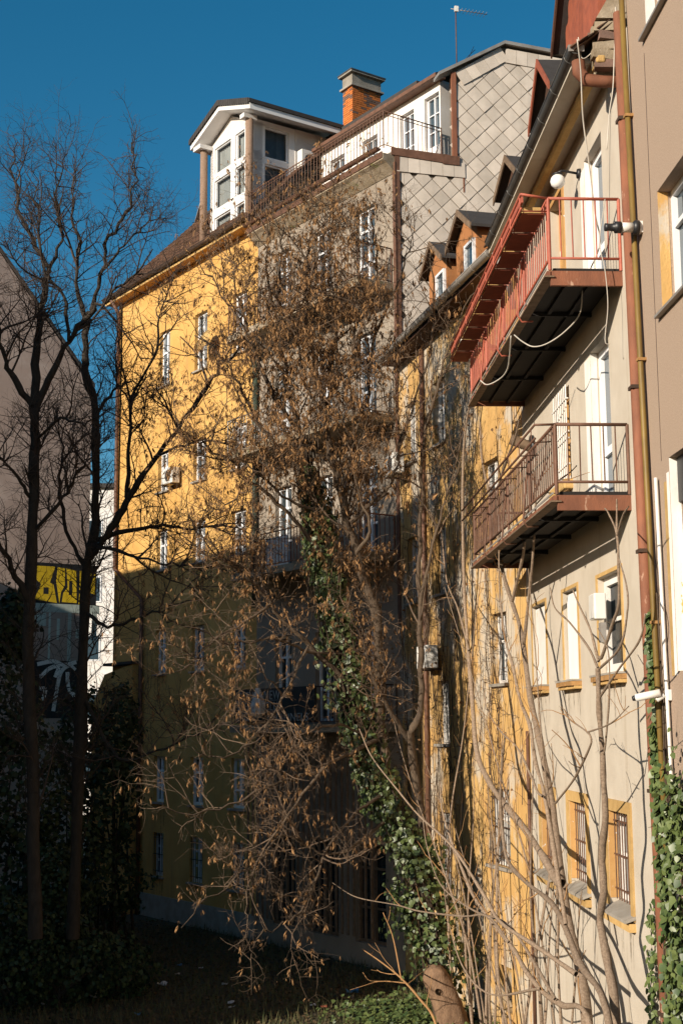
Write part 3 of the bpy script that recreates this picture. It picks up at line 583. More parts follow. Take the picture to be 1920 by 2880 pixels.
# ------------------------------------------------------------------ ochre house
H = empty('ochre_house', FO, 'patchy ochre plastered house between cream house and grey building', 'house')
ow = [(1.2, 2.1, 7.2, 8.7), (1.28, 2.55, 3.4, 5.0), (5.1, 6.05, 13.2, 14.8), (5.2, 6.1, 9.5, 11.2), (5.2, 6.1, 5.9, 7.4), (1.4, 2.2, .5, 1.4), (1.5, 2.5, 10.4, 12.1), (5.2, 6.2, 2.3, 4.3), (7.6, 8.5, 9.5, 11.2), (7.6, 8.5, 13.2, 14.8)]
wall(H, M_OCHRE, 0.0, 9.16, 0, 16.1, ow, .3)
for k, h in enumerate(ow):
    if k == 5: part('niche_back', M_DARKROOM, H, (h[0], h[1], -.32, -.3, h[2], h[3])); continue
    window(H, *h, y=-.16, cols=2, rows=(.6,), fr=.06, fm=M_OLDWHITE, sill=M_CONC, bars=8 if k in (1, 7) else 0)
MB().tube([(.06, .04, 0), (.06, .04, 6.2)], .035, 8).build('cable_duct', M_BROWNIRON, H, True); 
MB().tube([(6.75, .08, 0), (6.75, .08, 15.9)], .06, 10).build('downpipe', M_BROWNIRON, H, True)
part('eaves_board', M_WOODBR, H, (-.25, 9.1, 0, .45, 16.05, 16.12))
MB().prism([(-.3, .5, 16.15), (-.3, -6, 21.0), (-.3, -6, 20.85), (-.3, .5, 16.0 + .13)], (9.44, 0, 0)).build('roof', M_TILE, H)
tiles(H, M_TILE, (-.3, .52, 16.18), (9.14, .52, 16.18), (9.14, -3.2, 18.95), (-.3, -3.2, 18.95), 16, 46)
gg = empty('gutter', FO, 'pale zinc gutter along the ochre house eaves under the terracotta dormers', 'gutter'); gutter(gg, M_ZINCLT, -.1, 9.1, .55, 16.22, .1, .95)
MB().tube([(-.12, .55, 16.1), (-.2, .3, 15.5), (-.1, .15, 14.9)], .07, 10).build('outlet', M_ZINCLT, gg, True)
for k, (a, b) in enumerate(((-.15, 1.0), (2.95, 4.45), (5.2, 6.68))):
    dn = empty('roof_dormer', FO, ('terracotta dormer with brown boards nearest behind the dark gutter', 'terracotta dormer with open white window under ragged old roof', 'terracotta dormer with pale blind, farthest along the ochre roof')[k], 'dormer', 'terracotta dormers on the ochre house roof')
    dormer(dn, a, b, -.15, 16.2, 17.9, 18.42, M_DORM if k else M_WOODBR, M_WOODOLD, (a + .05, a + .72, 16.75, 17.6) if k else None, .2, 2.0)
vp = empty('vent_pipe', FO, 'short pale pipe sticking out under the ochre house gutter', 'pipe'); MB().tube([(1.2, 0, 14.4), (1.2, .9, 14.55)], .065, 10).build('pipe', M_ZINCLT, vp, True)
def ac_unit(M, label, s, y, z, w_=.8, h=.55):
    o = empty('air_conditioner', M, label, 'air conditioner', 'air conditioners on the walls')
    part('casing', M_WPLAST, o, (s, s + w_, y, y + .3, z, z + h), bevel=.02); gl = MB().lathe([(.01, 0), (.2, 0), (.2, .012), (.18, .014)], 20, Matrix.Translation((s + .32, y + .3, z + h / 2)) @ Matrix.Rotation(R_(-90), 4, 'X')).build('fan_guard', M_BLACK, o)
    for k in range(8): inst('guard_bar', unit('rod', M_ZINCLT), gl, (s + .12, y + .32, z + h / 2 - .19 + k * .054), (0, R_(90), 0), (.008, .008, .42))
    part('bracket', M_DARKIRON, o, (s + .08, s + .12, y - .25, y + .32, z - .05, z - .004), (s + w_ - .12, s + w_ - .08, y - .25, y + .32, z - .05, z - .004))
ac_unit(FO, 'pale air conditioner on the ochre wall with cables below', 5.6, .12, 7.7); ac_unit(FO, 'air conditioner on a ledge high on the ochre wall by the grey building', 8.0, .2, 12.9)
ac_unit(FG, 'air conditioner between windows of the yellow facade', 12.4, .1, 14.7)

# ------------------------------------------------------------------ grey apartment house: front, shingled gable, roof terrace
H = empty('grey_apartment_house', FG, 'grey plastered apartment house with shingled gable wall behind the seed laden tree', 'apartment house')
SY = 7.4
FL = (18.5, 14.75, 10.95, 6.4)
gw = []
for zf in FL:
    for a in (1.0, 3.2, 5.4): gw.append((a, a + .92, zf + .08, zf + 2.65))
gw += [(.8, 2.2, .6, 3.2), (3.0, 4.6, .6, 3.2), (5.2, 6.6, .6, 3.2)]
wall(H, M_GREY, 0, SY, 0, 22.2, gw, .3)
for k, h in enumerate(gw): window(H, *h, y=-.16, cols=2, rows=(.35, .75), fr=.07, fm=M_WOODOLD if k > 11 else None, pm=M_GLASS if k % 3 or k > 11 else M_GLASSB)
for k in range(24): inst('veranda_slat', unit('box', M_WOODOLD), H, (.4 + k * .27, .75, 3.4), (0, 0, 0), (.06, .05, 5.0))
MB().prism([(0, .02, 21.7), (0, .02, 22.2), (0, .42, 22.2), (0, .42, 22.02), (0, .3, 21.95)], (SY, 0, 0)).build('cornice', M_MOSSCONC, H)
part('terrace_floor', M_CONC, H, (0, SY, -1.75, .02, 22.2, 22.38)); part('terrace_edge', M_BROWNIRON, H, (.02, SY, .424, .45, 22.06, 22.24))
gutter(H, M_BROWNIRON, .1, SY, .5, 22.35, .09, 1.1)
aw = [(.15, .85, 23.05, 24.68), (1.35, 2.05, 23.05, 24.6), (3.2, 4.0, 23.0, 24.5), (5.0, 5.8, 23.0, 24.5)]
wall(H, M_WHITEWALL, .1, 6.3, 22.38, 25.0, aw, .22, 'attic_wall', -1.75)
for h in aw: window(H, *h, y=-1.9, cols=2, rows=(.33, .66), fr=.06, mull=.02, pm=M_GLASSB)
part('attic_eave', M_BROWNIRON, H, (-.1, 6.4, -1.8, -1.42, 24.95, 25.06)); MB().prism([(-.1, -1.45, 25.07), (-.1, -3.4, 25.95), (-.1, -3.4, 25.85), (-.1, -1.45, 25.0)], (6.4, 0, 0)).build('attic_roof', M_TILEDARK, H)
railing(H, [(.02, -1.7), (.02, .38), (SY, .38)], 22.4, 23.45, M_BROWNIRON, .16, .011, .035, .05, mid=True)
part('brown_board', M_BROWNIRON, H, (-.06, .06, .003, .06, 9.0, 22.0))
for i, zf in enumerate(FL):
    o = empty('balcony', FG, ('top', 'second', 'third', 'lowest')[i] + ' long balcony of the grey apartment house' + (', fourth floor', ' with pale rails', ' with red brown bars', ' behind the black sign')[i], 'balcony', 'balconies of the grey house')
    se = 7.3 if i < 2 else 6.95
    part('slab', M_MOSSCONC, o, (.15, se, .004, 1.2, zf - .22, zf)); railing(o, [(.2, .03), (.2, 1.16), (se - .05, 1.16), (se - .05, .03)], zf, zf + 1.02, (M_BROWNIRON, M_ZINCLT, M_RUST, M_DARKIRON)[i], .16, .012, .04, .07)
    for s in (1.2, 3.6, 6.0): MB().prism([(s, 0, zf - .8), (s, 0, zf - .23), (s, 1.0, zf - .23)], (.12, 0, 0)).build('bracket', M_CONC, o)
lf = MB().box(4.4, 5.6, .75, .78, 11.0, 11.9); lf.build('awning_panel', M_WHITEWALL, H)
# gable wall covered with diamond shingles
BD = np.array([math.sin(R_(78)), math.cos(R_(78)), 0]); BN = np.array([BD[1], -BD[0], 0.0])
FB = Matrix(((BD[0], -BN[0], 0, OL[0]), (BD[1], -BN[1], 0, OL[1]), (0, 0, 1, 0), (0, 0, 0, 1)))      # local y points into the wall
FBl = FG.inverted() @ FB
GP = [(0, 12), (0, 22.2), (1.77, 22.2), (1.77, 24.85), (3.34, 25.9), (7.5, 25.62), (7.5, 12)]
gab = MB().prism([(x, .03, z) for x, z in GP], (0, .3, 0)).build('gable_wall', M_ASB_JOINT, H, M=FBl)
def inside(x, z):
    top = np.interp(x, [0, 1.769, 1.77, 3.34, 7.5], [21.75, 21.75, 24.6, 25.6, 25.35]); return .0 < x < 7.4 and 15.6 < z < top
dh = .262
tm = MB().add([(0, -.012, dh), (dh, -.012, 0), (0, -.022, -dh), (-dh, -.012, 0), (0, .0, dh), (dh, .0, 0), (0, .0, -dh), (-dh, .0, 0)], [(0, 3, 2, 1), (0, 1, 5, 4), (1, 2, 6, 5), (2, 3, 7, 6), (3, 0, 4, 7)]).mesh('shingle', M_ASB)
stp = .27; cnt = 0
for j in range(80):
    for i in range(16):
        x = i * 2 * stp + (stp if j % 2 else 0); z = 15.4 + j * stp
        if inside(x, z): inst('shingle', tm, gab, (x, rng.uniform(-.008, .004), z), (R_(rng.uniform(-1.6, .4)), R_(rng.uniform(-1, 1)), R_(rng.uniform(-.8, .8))), (.985, 1, .985)); cnt += 1
sq = MB().box(-.165, .165, -.02, 0, -.22, .22).mesh('edge_shingle', M_ASB)
for k in range(6): inst('edge_shingle', sq, gab, (.2 + k * .34, -.025, 21.95), (R_(-1.5), 0, 0))
for k in range(5):
    f = (k + .5) / 5; inst('edge_shingle', sq, gab, (1.95 + 1.4 * f, -.025, 24.72 + .95 * f), (R_(-1.5), R_(-33), 0))
for k in range(11): inst('edge_shingle', sq, gab, (3.55 + k * .34, -.025, 25.6 - .02 * k), (R_(-1.5), R_(4), 0))
part('corner_board', M_BROWNIRON, H, (-.02, .12, -.05, .0, 15.5, 22.2), M=FBl); part('corner_board', M_RUST, H, (1.7, 1.84, -.06, .02, 22.1, 24.9), M=FBl)
MB().prism([(1.62, -.07, 22.1), (1.62, -.07, 22.36), (-.12, -.07, 22.42), (-.12, -.07, 22.2)], (0, .06, 0)).build('terrace_flashing', M_BROWNIRON, H, M=FBl); part('terrace_flashing', M_BROWNIRON, H, (1.4, 1.9, -.075, -.01, 22.08, 22.34), M=FBl)
for (x0, z0), (x1, z1) in (((1.3, 24.72), (3.34, 25.93)), ((3.34, 25.93), (7.6, 25.66))): MB().prism([(x0, -.14, z0), (x1, -.14, z1), (x1, -.14, z1 + .1), (x0, -.14, z0 + .1)], (0, .5, 0)).build('verge', M_ZINCLT, H, M=FBl)
part('rust_streak', M_RUST, H, (2.0, 2.04, -.035, -.034, 21.3, 22.0), M=FBl)
# main tiled roof shared with the yellow house, chimney
MB().prism([(0, -3.4, 25.9), (0, -9, 25.7), (0, -9, 25.5), (0, -3.4, 25.7)], (7.0, 0, 0)).build('rear_roof', M_TILEDARK, H)
an = empty('antenna', FB, 'television antenna mast on the gable ridge', 'antenna')
b = MB().tube([(2.0, .3, 24.9), (2.0, .3, 27.15)], .018, 8); b.build('mast', M_BROWNIRON, an, True)
b = MB().tube([(1.85, .3, 27.05), (2.9, .1, 26.9)], .012, 6)
for k in range(9): b.tube([(2.05 + k * .1, .3 - k * .02 - .16, 27.03 - k * .015), (2.05 + k * .1, .3 - k * .02 + .16, 27.03 - k * .015)], .006, 5)
b.build('boom', M_ZINCLT, an, True); MB().tube([(2.1, .3, 25.35), (2.5, .1, 25.75)], .01, 5).tube([(2.2, .25, 25.2), (2.5, .2, 25.9)], .008, 5).build('aerial', M_BLACK, an, True); part('amplifier', M_WPLAST, an, (1.95, 2.06, .22, .28, 26.95, 27.12))
def chimney(M, label, s0, s1, y0, y1, z0, z1, cap, cowl, dark=.12):
    o = empty('chimney', M, label, 'chimney'); t = .065; e = .012
    part('core', M_MORTAR, o, (s0 + e, s1 - e, y0 + e, y1 - e, z0, z1)); row = 0; z = z0
    while z < z1 - .04:
        for ax, (u0, u1, v, sg) in enumerate(((s0, s1, y1, 1), (s0, s1, y0, -1), (y0, y1, s0, -1), (y0, y1, s1, 1))):
            n = max(1, round((u1 - u0) / .25)); ln = (u1 - u0) / n
            for k in range(-1, n):
                a = max(u0, u0 + (k + (.5 if row % 2 else 1)) * ln - .0); c = min(u1, u0 + (k + (1.5 if row % 2 else 2)) * ln)
                if c - a < .03: continue
                dk = rng.random() < dark * (3 if z > z1 - .5 else 1); me = unit('brick', M_BRICKDK if dk else M_BRICK); mid = (a + c) / 2; out = v - sg * .03 + sg * rng.uniform(-.003, .004)
                if ax < 2: inst('brick', me, o, (mid, out, z + t / 2), (0, 0, 0), (c - a - .012, .07, t))
                else: inst('brick', me, o, (out, mid, z + t / 2), (0, 0, 0), (.07, c - a - .012, t))
        z += t + .011; row += 1
    if cap:
        part('band', M_CONC, o, (s0 - .09, s1 + .09, y0 - .09, y1 + .09, z1, z1 + .07), bevel=.01); part('cap_block', M_CONC, o, (s0 - .01, s1 + .01, y0 - .01, y1 + .01, z1 + .07, z1 + .48)); part('cap_slab', M_CONC, o, (s0 - .12, s1 + .12, y0 - .12, y1 + .12, z1 + .48, z1 + .54)); part('cap_sheet', M_ZINC, o, (s0 - .14, s1 + .14, y0 - .14, y1 + .14, z1 + .543, z1 + .58)); part('flue', M_ZINCLT, o, ((s0 + s1) / 2 - .03, (s0 + s1) / 2 + .03, y1 - .5, y1 - .44, z1 + .58, z1 + .78))
    if cowl:
        cx, cy = (s0 + s1) / 2, (y0 + y1) / 2; MB().lathe([(.11, 0), (.11, .2), (.09, .2), (.09, .32)], 14, Matrix.Translation((cx, cy, z1))).build('flue', M_WPLAST, o, True); MB().lathe([(.12, .3), (.14, .3), (.12, .72), (.05, .8)], 14, Matrix.Translation((cx, cy, z1))).build('cowl', M_ZINC, o, True); MB().tube([(cx, cy, z1 + .8), (cx, cy, z1 + 1.15)], [.03, .012], 8).build('spike', M_ZINCLT, o, True)
    return o
chimney(FG, 'orange brick chimney with grey concrete cap beside the white dormer', 7.0, 7.56, -4.7, -3.5, 26.2, 28.08, True, False)
c = at(1555, 150, 39.0); c = Vector(c)
chimney(Matrix.Translation((c.x, c.y, 0)) @ Matrix.Rotation(R_(12), 4, 'Z'), 'weathered brick chimney stack with metal cowl behind the dark gutter', -.15, .65, -.4, .4, 24.6, 25.75, False, True, .35)

# ------------------------------------------------------------------ yellow apartment house
H = empty('yellow_apartment_house', FG, 'tall yellow apartment house with brown tiled roof and white dormer', 'apartment house')
CS = [(13.45, 14.22), (10.72, 11.6), (8.08, 8.97)]
RZ = [(18.48, 20.5), (14.62, 16.05), (11.82, 13.25), (8.2, 9.72), (3.84, 5.38), (1.38, 2.82)]
yh = [(a, b, c, d) for a, b in CS for c, d in RZ]
wall(H, M_YELLOW, SY, 17.66, 0, 22.5, yh, .26)
for k, h in enumerate(yh): window(H, *h, y=-.15, cols=2, rows=(.36, .68) if k % 6 > 3 else (.62,), fr=.075, sill=M_CONC, bars=6 if k % 6 == 5 else 0, pm=M_CLEAR if k % 5 in (1, 3) else (M_GLASS if k % 3 else M_GLASSB), curtain=M_CURT if k % 5 in (1, 3) else None, mull=.05); stains(H, h[0] - .06, h[1] + .06, h[2] - .08, 5, ln=1.3)
MB().prism([(17.66, 0, 0), (17.66, -10, 0), (17.66, -10, 22.5), (17.66, 0, 22.5)], (-.3, 0, 0)).build('end_wall', M_YELLOW, H)
part('plinth', M_CONC, H, (SY, 17.7, .004, .06, 0, .75))
part('eaves_board', M_ORANGE, H, (SY, 17.95, 0, .42, 22.42, 22.5)); part('eaves_fascia', M_SILLYEL, H, (SY, 17.97, .424, .46, 22.4, 22.62))
MB().prism([(17.95, .45, 22.55), (17.95, -3.5, 26.62), (17.95, -8.5, 22.55), (17.95, -8.5, 22.4), (17.95, -3.5, 26.45), (17.95, .45, 22.41)], (-10.5, 0, 0)).build('roof', M_TILEDARK, H)
tiles(H, M_TILE, (SY, .5, 22.56), (17.98, .5, 22.56), (17.98, -3.5, 26.66), (SY, -3.5, 26.66), 22, 46)
MB().prism([(SY + .01, -2.0, 25.06), (SY + .01, -3.5, 26.62), (SY + .01, -7, 25.2), (SY + .01, -7, 25)], (-4.0, 0, 0)).build('roof', M_TILEDARK, H); tiles(H, M_TILE, (3.3, -1.95, 25.08), (SY, -1.95, 25.08), (SY, -3.5, 26.66), (3.3, -3.5, 26.66), 8, 20)
part('ridge', M_TILEDARK, H, (3.3, 17.98, -3.6, -3.4, 26.62, 26.74))
part('verge_board', M_TILEDARK, H, (3.2, 3.3, -3.5, -1.9, 24.95, 25.05))
gy = empty('gutter', FG, 'dark gutter along the yellow house eaves', 'gutter'); gutter(gy, M_DARKIRON, SY, 17.9, .55, 22.6, .1, 1.2)
o = empty('downpipe', FG, 'dark downpipe at the far end of the yellow facade', 'pipe'); MB().tube([(17.35, .5, 22.5), (17.4, .15, 22.0), (17.4, .12, 12.2), (15.12, .12, 10.9), (15.1, .12, 0)], .075, 10).build('pipe', M_BROWNIRON, o, True)
o = empty('downpipe', FG, 'green downpipe between yellow facade and grey facade', 'pipe'); MB().tube([(7.35, .12, 17.9), (7.35, .12, 10)], .09, 10).build('pipe', M_GREENIRON, o, True); MB().lathe([(.09, 0), (.26, .45), (.26, .6), (.09, .6)], 4, Matrix.Translation((7.35, .14, 17.8)) @ Matrix.Rotation(R_(45), 4, 'Z')).build('hopper', M_GREENIRON, o)
o = empty('satellite_dish', FG, 'brown satellite dish on the yellow wall beside an upper window', 'dish'); MB().lathe([(.03, -.06), (.22, -.02), (.4, .06), (.41, .065), (.22, .0), (.03, -.04)], 20, Matrix.Translation((10.15, .42, 19.15)) @ Matrix.Rotation(R_(-70), 4, 'X')).build('dish', M_SILLYEL, o, True); MB().tube([(10.15, .0, 19.1), (10.15, .4, 19.15), (10.15, .8, 19.3)], .02, 6).build('arm', M_DARKIRON, o, True)
o = empty('satellite_dish', FG, 'white satellite dish seen edge on left of the white dormer', 'dish'); MB().lathe([(.03, -.08), (.35, -.03), (.62, .1), (.64, .105), (.35, .0), (.03, -.05)], 24, Matrix.Translation((12.3, -.6, 24.75)) @ Matrix.Rotation(R_(-24), 4, 'Z') @ Matrix.Rotation(R_(-75), 4, 'X')).build('dish', M_WPLAST, o, True); MB().tube([(12.3, -.65, 24.75), (12.3, -1.0, 23.9)], .03, 6).build('arm', M_DARKIRON, o, True)
# big white dormer on the yellow roof
D = empty('white_dormer', FG, 'large white glazed dormer with brown corner columns on the yellow house roof', 'dormer')
yd = -.3; sA, sB, zb = 8.3, 11.15, 22.9; zE, zA = 26.5, 27.22; sm = 9.62
fw_ = [(a_, b_, c_, d_) for a_, b_ in ((8.48, 9.42), (9.72, 10.85)) for c_, d_ in ((25.45, 26.4), (24.15, 25.2), (23.05, 23.85))]
wall(D, M_WHITE, sA, sB, zb, 26.5, fw_, .16, 'front_wall', yd)
MB().prism([(sA, yd, 26.5), (sB, yd, 26.5), (sm + .1, yd, 27.2)], (0, -.2, 0)).build('gable', M_WHITEWALL, D)
for h in fw_: window(D, *h, y=yd - .08, cols=1, rows=(), fr=.04, pm=M_CLEAR, curtain=M_CURT)
sw = [(.4, 1.45, 25.3, 26.42), (.4, 1.45, 23.9, 25.1)]
SDl = Matrix(((0, -1, 0, sA), (-1, 0, 0, yd), (0, 0, 1, 0), (0, 0, 0, 1)))          # side wall: local x runs back from the front, y faces the viewer
wall(D, M_WHITE, 0.0, 1.7, zb, 26.6, sw, .16, 'side_wall', 0.0).matrix_basis = SDl
part('side_wall', M_WHITEWALL, D, (1.7, 4.4, -.25, .03, zb, 26.6)).matrix_basis = SDl
for h in sw: window(D, *h, y=-.08, cols=1, rows=(), fr=.06, pm=M_CLEAR, blinds=9).matrix_basis = SDl
MB().prism([(sB, yd, zb), (sB, yd - 4, zb), (sB, yd - 4, 26.5), (sB, yd, 26.5)], (-.2, 0, 0)).build('side_wall', M_WHITEWALL, D)
for x in (8.12, 11.22): MB().tube([(x, yd + .22, zb - .3), (x, yd + .22, 26.42)], .13, 16).build('column', M_COL, D, True)
for sg, e in ((-1, 7.55), (1, 11.62)):
    zlo = 26.5; b = MB().prism([(sm, .25, zA), (e, .25, zlo), (e, .25, zlo + .2), (sm, .25, zA + .2)], (0, -4.6, 0)); b.build('roof_slope', M_WHITE, D)
    MB().prism([(sm, .3, zA + .204), (e + sg * .05, .3, zlo + .204), (e + sg * .05, .3, zlo + .34), (sm, .3, zA + .34)], (0, -4.7, 0)).build('roof_tiling', M_TILEDARK, D)
    for k in range(14): 
        f0, f1 = k / 14, (k + .92) / 14; L_ = lambda f: (sm + (e - sm) * f, zA + (zlo - zA) * f); a, c = L_(f0), L_(f1)
        MB().prism([(a[0], .302, a[1] + .16), (c[0], .302, c[1] + .16), (c[0], .302, c[1] + .36), (a[0], .302, a[1] + .36)], (0, .02, 0)).build('verge_tile', M_TILEDARK, D)
part('beam', M_WHITE, D, (8.0, 8.28, -.3, .2, 26.4, 26.55)); part('beam', M_WHITE, D, (11.0, 11.5, -.29, .2, 26.4, 26.55))
SDm = FG @ Matrix(((0, -1, 0, sA), (-1, 0, 0, yd), (0, 0, 1, 0), (0, 0, 0, 1)))
ac_unit(SDm, 'air conditioner on the side of the white dormer', 1.62, .25, 25.0, .85, .7)
# sign on the lowest balcony, cloth
S = empty('club_sign', FG, 'black board with pale lettering OPEN EVERY NIGHT NEW CLUB CHANNELS on balcony', 'sign')
part('board', M_SIGN, S, (2.3, 6.6, 1.2, 1.24, 6.48, 7.44))
def text(body, x, z, size, sx=1.0):
    cu = bpy.data.curves.new('lettering', 'FONT'); cu.body = body; cu.size = size; cu.extrude = .004; cu.space_character = 1.12
    tmp = bpy.data.objects.new('lettering', cu); me = bpy.data.meshes.new_from_object(tmp); bpy.data.objects.remove(tmp); me.materials.clear(); me.materials.append(M_SIGNTXT)
    o = bpy.data.objects.new('lettering', me); COL.objects.link(o); o.parent = S
    o.matrix_basis = Matrix.Translation((x, 1.246, z)) @ Matrix(((-1, 0, 0, 0), (0, 0, 1, 0), (0, 1, 0, 0), (0, 0, 0, 1))) @ Matrix.Diagonal((sx, 1, 1, 1))
text('OPEN', 6.42, 7.12, .34, .95); text('EVERY', 6.42, 6.82, .33, .95); text('NIGHT', 6.42, 6.52, .33, .95)
text('NEW', 4.95, 7.12, .36, 1.0); text('CLUB', 4.9, 6.8, .36, 1.0); text('CHANNELS', 4.75, 6.5, .31, 1.25)
for z in (7.1, 6.79): part('rule_line', M_SIGNTXT, S, (5.35, 6.45, 1.242, 1.246, z - .03, z - .015))
part('rule_line', M_SIGNTXT, S, (4.1, 4.95, 1.242, 1.246, 7.085, 7.1)); part('rule_line', M_SIGNTXT, S, (4.1, 4.95, 1.242, 1.246, 6.755, 6.77))
p = on(725, 1935, OL, 32, 1.45); cl = empty('hanging_cloth', p, 'white cloth hanging in folds over the black sign', 'cloth'); b = MB(); prof = [(.0, .05), (-.25, .11), (-.5, .17), (-.75, .14), (-.85, .04)]
ring = [[(r * (1 + .35 * math.cos(k * 3)) * math.cos(k * math.pi / 6), r * (1 + .35 * math.cos(k * 3)) * math.sin(k * math.pi / 6), z) for k in range(12)] for z, r in prof]
b.add([q for r_ in ring for q in r_], [(i * 12 + k, i * 12 + (k + 1) % 12, (i + 1) * 12 + (k + 1) % 12, (i + 1) * 12 + k) for i in range(4) for k in range(12)]); b.build('cloth', M_CLOTH, cl)

# ------------------------------------------------------------------ buildings beyond and the block that shades the court
PWL = np.array([-8.2, 60.5, 0.0]); DWL = np.array([-.866, -.5, 0.0]); NWL = np.array([.5, -.866, 0.0])
FW = Matrix(((-.866, .5, 0, -8.2), (-.5, -.866, 0, 60.5), (0, 0, 1, 0), (0, 0, 0, 1)))     # local x runs left from the right corner, y faces the court
H = empty('mauve_building', FW, 'tall plain mauve rendered gable wall with graffiti at the left edge', 'building')
def onW(x, y): d = ray(x, y); q = CAM + d * (((PWL - CAM) @ NWL) / (d @ NWL)); return float((q - PWL) @ DWL), float(q[2])
MB().prism([(0, 0, 0), (0, 0, 21.3), (5.6, 0, 28.3), (11.2, 0, 21.3), (11.2, 0, 0)], (0, -12, 0)).build('wall', M_MAUVE, H)
for sg in (0, 1):
    e = (-.1, 21.35) if not sg else (11.3, 21.35); MB().prism([(5.6, .06, 28.35), (*e[:1], .06, e[1]), (e[0], .06, e[1] + .16), (5.6, .06, 28.52)], (0, -12.2, 0)).build('roof_slope', M_TILEDARK, H)
a0 = onW(100, 1590); a1 = onW(274, 1700)
zc0, zc1 = onW(180, 1700)[1], onW(180, 1592)[1]; ya, yb = a0[0], onW(272, 1640)[0]; u = (yb - ya)
gr = MB().box(min(ya, yb), max(ya, yb), 0, .004, zc0 - .1, zc1 + .1).build('graffiti', M_GBLK, H, label='yellow block letter graffiti outlined in black')
def GY(poly): MB().prism([(ya + u * a, .005, zc0 + (zc1 - zc0) * b) for a, b in poly], (0, .003, 0)).build('letter_fill', M_GYEL, gr)
GY([(.02, .97), (.32, .97), (.24, .55), (.3, .5), (.36, .03), (.0, .1), (.1, .5), (.03, .6)]); GY([(.36, .96), (.48, .94), (.48, .5), (.42, .3), (.4, .03), (.34, .6)]); GY([(.5, .94), (.66, .9), (.68, .05), (.44, .06), (.46, .3), (.53, .45)]); GY([(.72, .9), (.83, .88), (.8, .4), (.72, .4)]); GY([(.72, .3), (.8, .3), (.8, .02), (.71, .02)]); GY([(.86, .86), (.98, .84), (.97, .3), (.86, .35)])
part('letter_hole', M_GBLK, gr, (ya + u * .22, ya + u * .14, .009, .011, zc0 + .25 * (zc1 - zc0), zc0 + .42 * (zc1 - zc0))); part('letter_hole', M_GBLK, gr, (ya + u * .6, ya + u * .55, .009, .011, zc0 + .25 * (zc1 - zc0), zc0 + .62 * (zc1 - zc0)))
for x0, x1, y0, y1 in ((28, 280, 1698, 1722), (95, 130, 1722, 1760), (136, 142, 1722, 1860), (190, 200, 1722, 1860), (258, 272, 1722, 1800), (160, 168, 1740, 1800), (213, 226, 1770, 1795)):
    p, q = sorted((onW(x0, (y0 + y1) / 2)[0], onW(x1, (y0 + y1) / 2)[0])); z0, z1 = onW((x0 + x1) / 2, y1)[1], onW((x0 + x1) / 2, y0)[1]; part('painted_stripe', M_GGRN, H, (p, q, .012, .016, z0, z1))
def stroke(pts, wpx, m):
    P = smooth_path([(onW(x, y)[0], .02, onW(x, y)[1]) for x, y in pts], 18); b = MB(); hw = wpx / 3900 * 30
    for i in range(17):
        d = P[i + 1] - P[i]; k = np.array([-d[2] * 1.0, 0, d[0]]); k /= np.linalg.norm(k) + 1e-9; k *= hw
        b.poly([P[i] - k, P[i] + k, P[i + 1] + k, P[i + 1] - k])
    b.build('painted_stroke', m, H)
p, q = sorted((onW(92, 1930)[0], onW(225, 1930)[0])); part('painted_ground', M_GBLK, H, (p, q, .004, .008, onW(150, 2020)[1], onW(150, 1858)[1]))
for pts in ([(105, 1868), (150, 1860), (180, 1870), (215, 1862)], [(112, 1905), (140, 1880), (165, 1875), (155, 1905)], [(150, 2000), (160, 1940), (172, 1890), (195, 1872), (212, 1885)], [(190, 1890), (192, 1930), (205, 1955), (215, 1940)], [(110, 1935), (128, 1940), (120, 1970)]): stroke(pts, 11, M_WHITEWALL)
H = empty('white_building', Matrix.Translation((0, 96, 0)), 'sunlit white building far behind in the gap beside the yellow facade', 'building')
wl = MB().box(-14.5, -5, 0, 8, 0, 23).build('wall', M_WHITEWALL, H); part('roof', M_TILEDARK, H, (-14.8, -4.7, -.3, 8.3, 23.0, 23.3))
for k in range(5):
    for q in range(3):
        fr = part('window', M_PVC, H, (-13.2 + q * 2.9, -12.1 + q * 2.9, -.04, -.004, 3 + k * 4, 4.8 + k * 4)); inst('pane', unit('pane', M_GLASSB), fr, (-12.65 + q * 2.9, -.05, 3.9 + k * 4), (0, 0, 0), (.9, .01, 1.6))
ANX = empty('low_annex', FG, 'low shaded ochre annex wall left of the yellow facade', 'annex')
b = MB().prism([(15.3, .35, 0), (18.6, .35, 0), (18.6, .35, 7.2), (17.6, .35, 8.3), (15.3, .35, 8.6)], (0, -.3, 0)); b.build('wall', M_YELLOW, ANX); part('coping', M_TILEDARK, ANX, (15.25, 17.6, -.02, .42, 8.6, 8.7))
# neighbouring block to the left, out of frame, whose roof shades the court
FS = frame((-10.45, 22.1), 32)
H = empty('neighbouring_block', FS, 'tall grey neighbouring block beyond the left edge shading the court', 'building')
sh = [(a + .8, a + 1.9, z, z + 1.6) for a in range(0, 42, 3) for z in (2, 5.2, 8.4, 11.6, 14.8)]
b = MB().box(0, 45, .3, 12, 0, 18.6); b.build('core', M_GREY, H)
wall(H, M_GREY, 0.02, 44.98, 0, 18.62, sh, .2, 'wall', 0.0).matrix_basis = Matrix(((1, 0, 0, 0), (0, -1, 0, 0), (0, 0, 1, 0), (0, 0, 0, 1)))
part('roof', M_TILEDARK, H, (-.1, 45.1, -.2, 12.2, 18.63, 18.8))

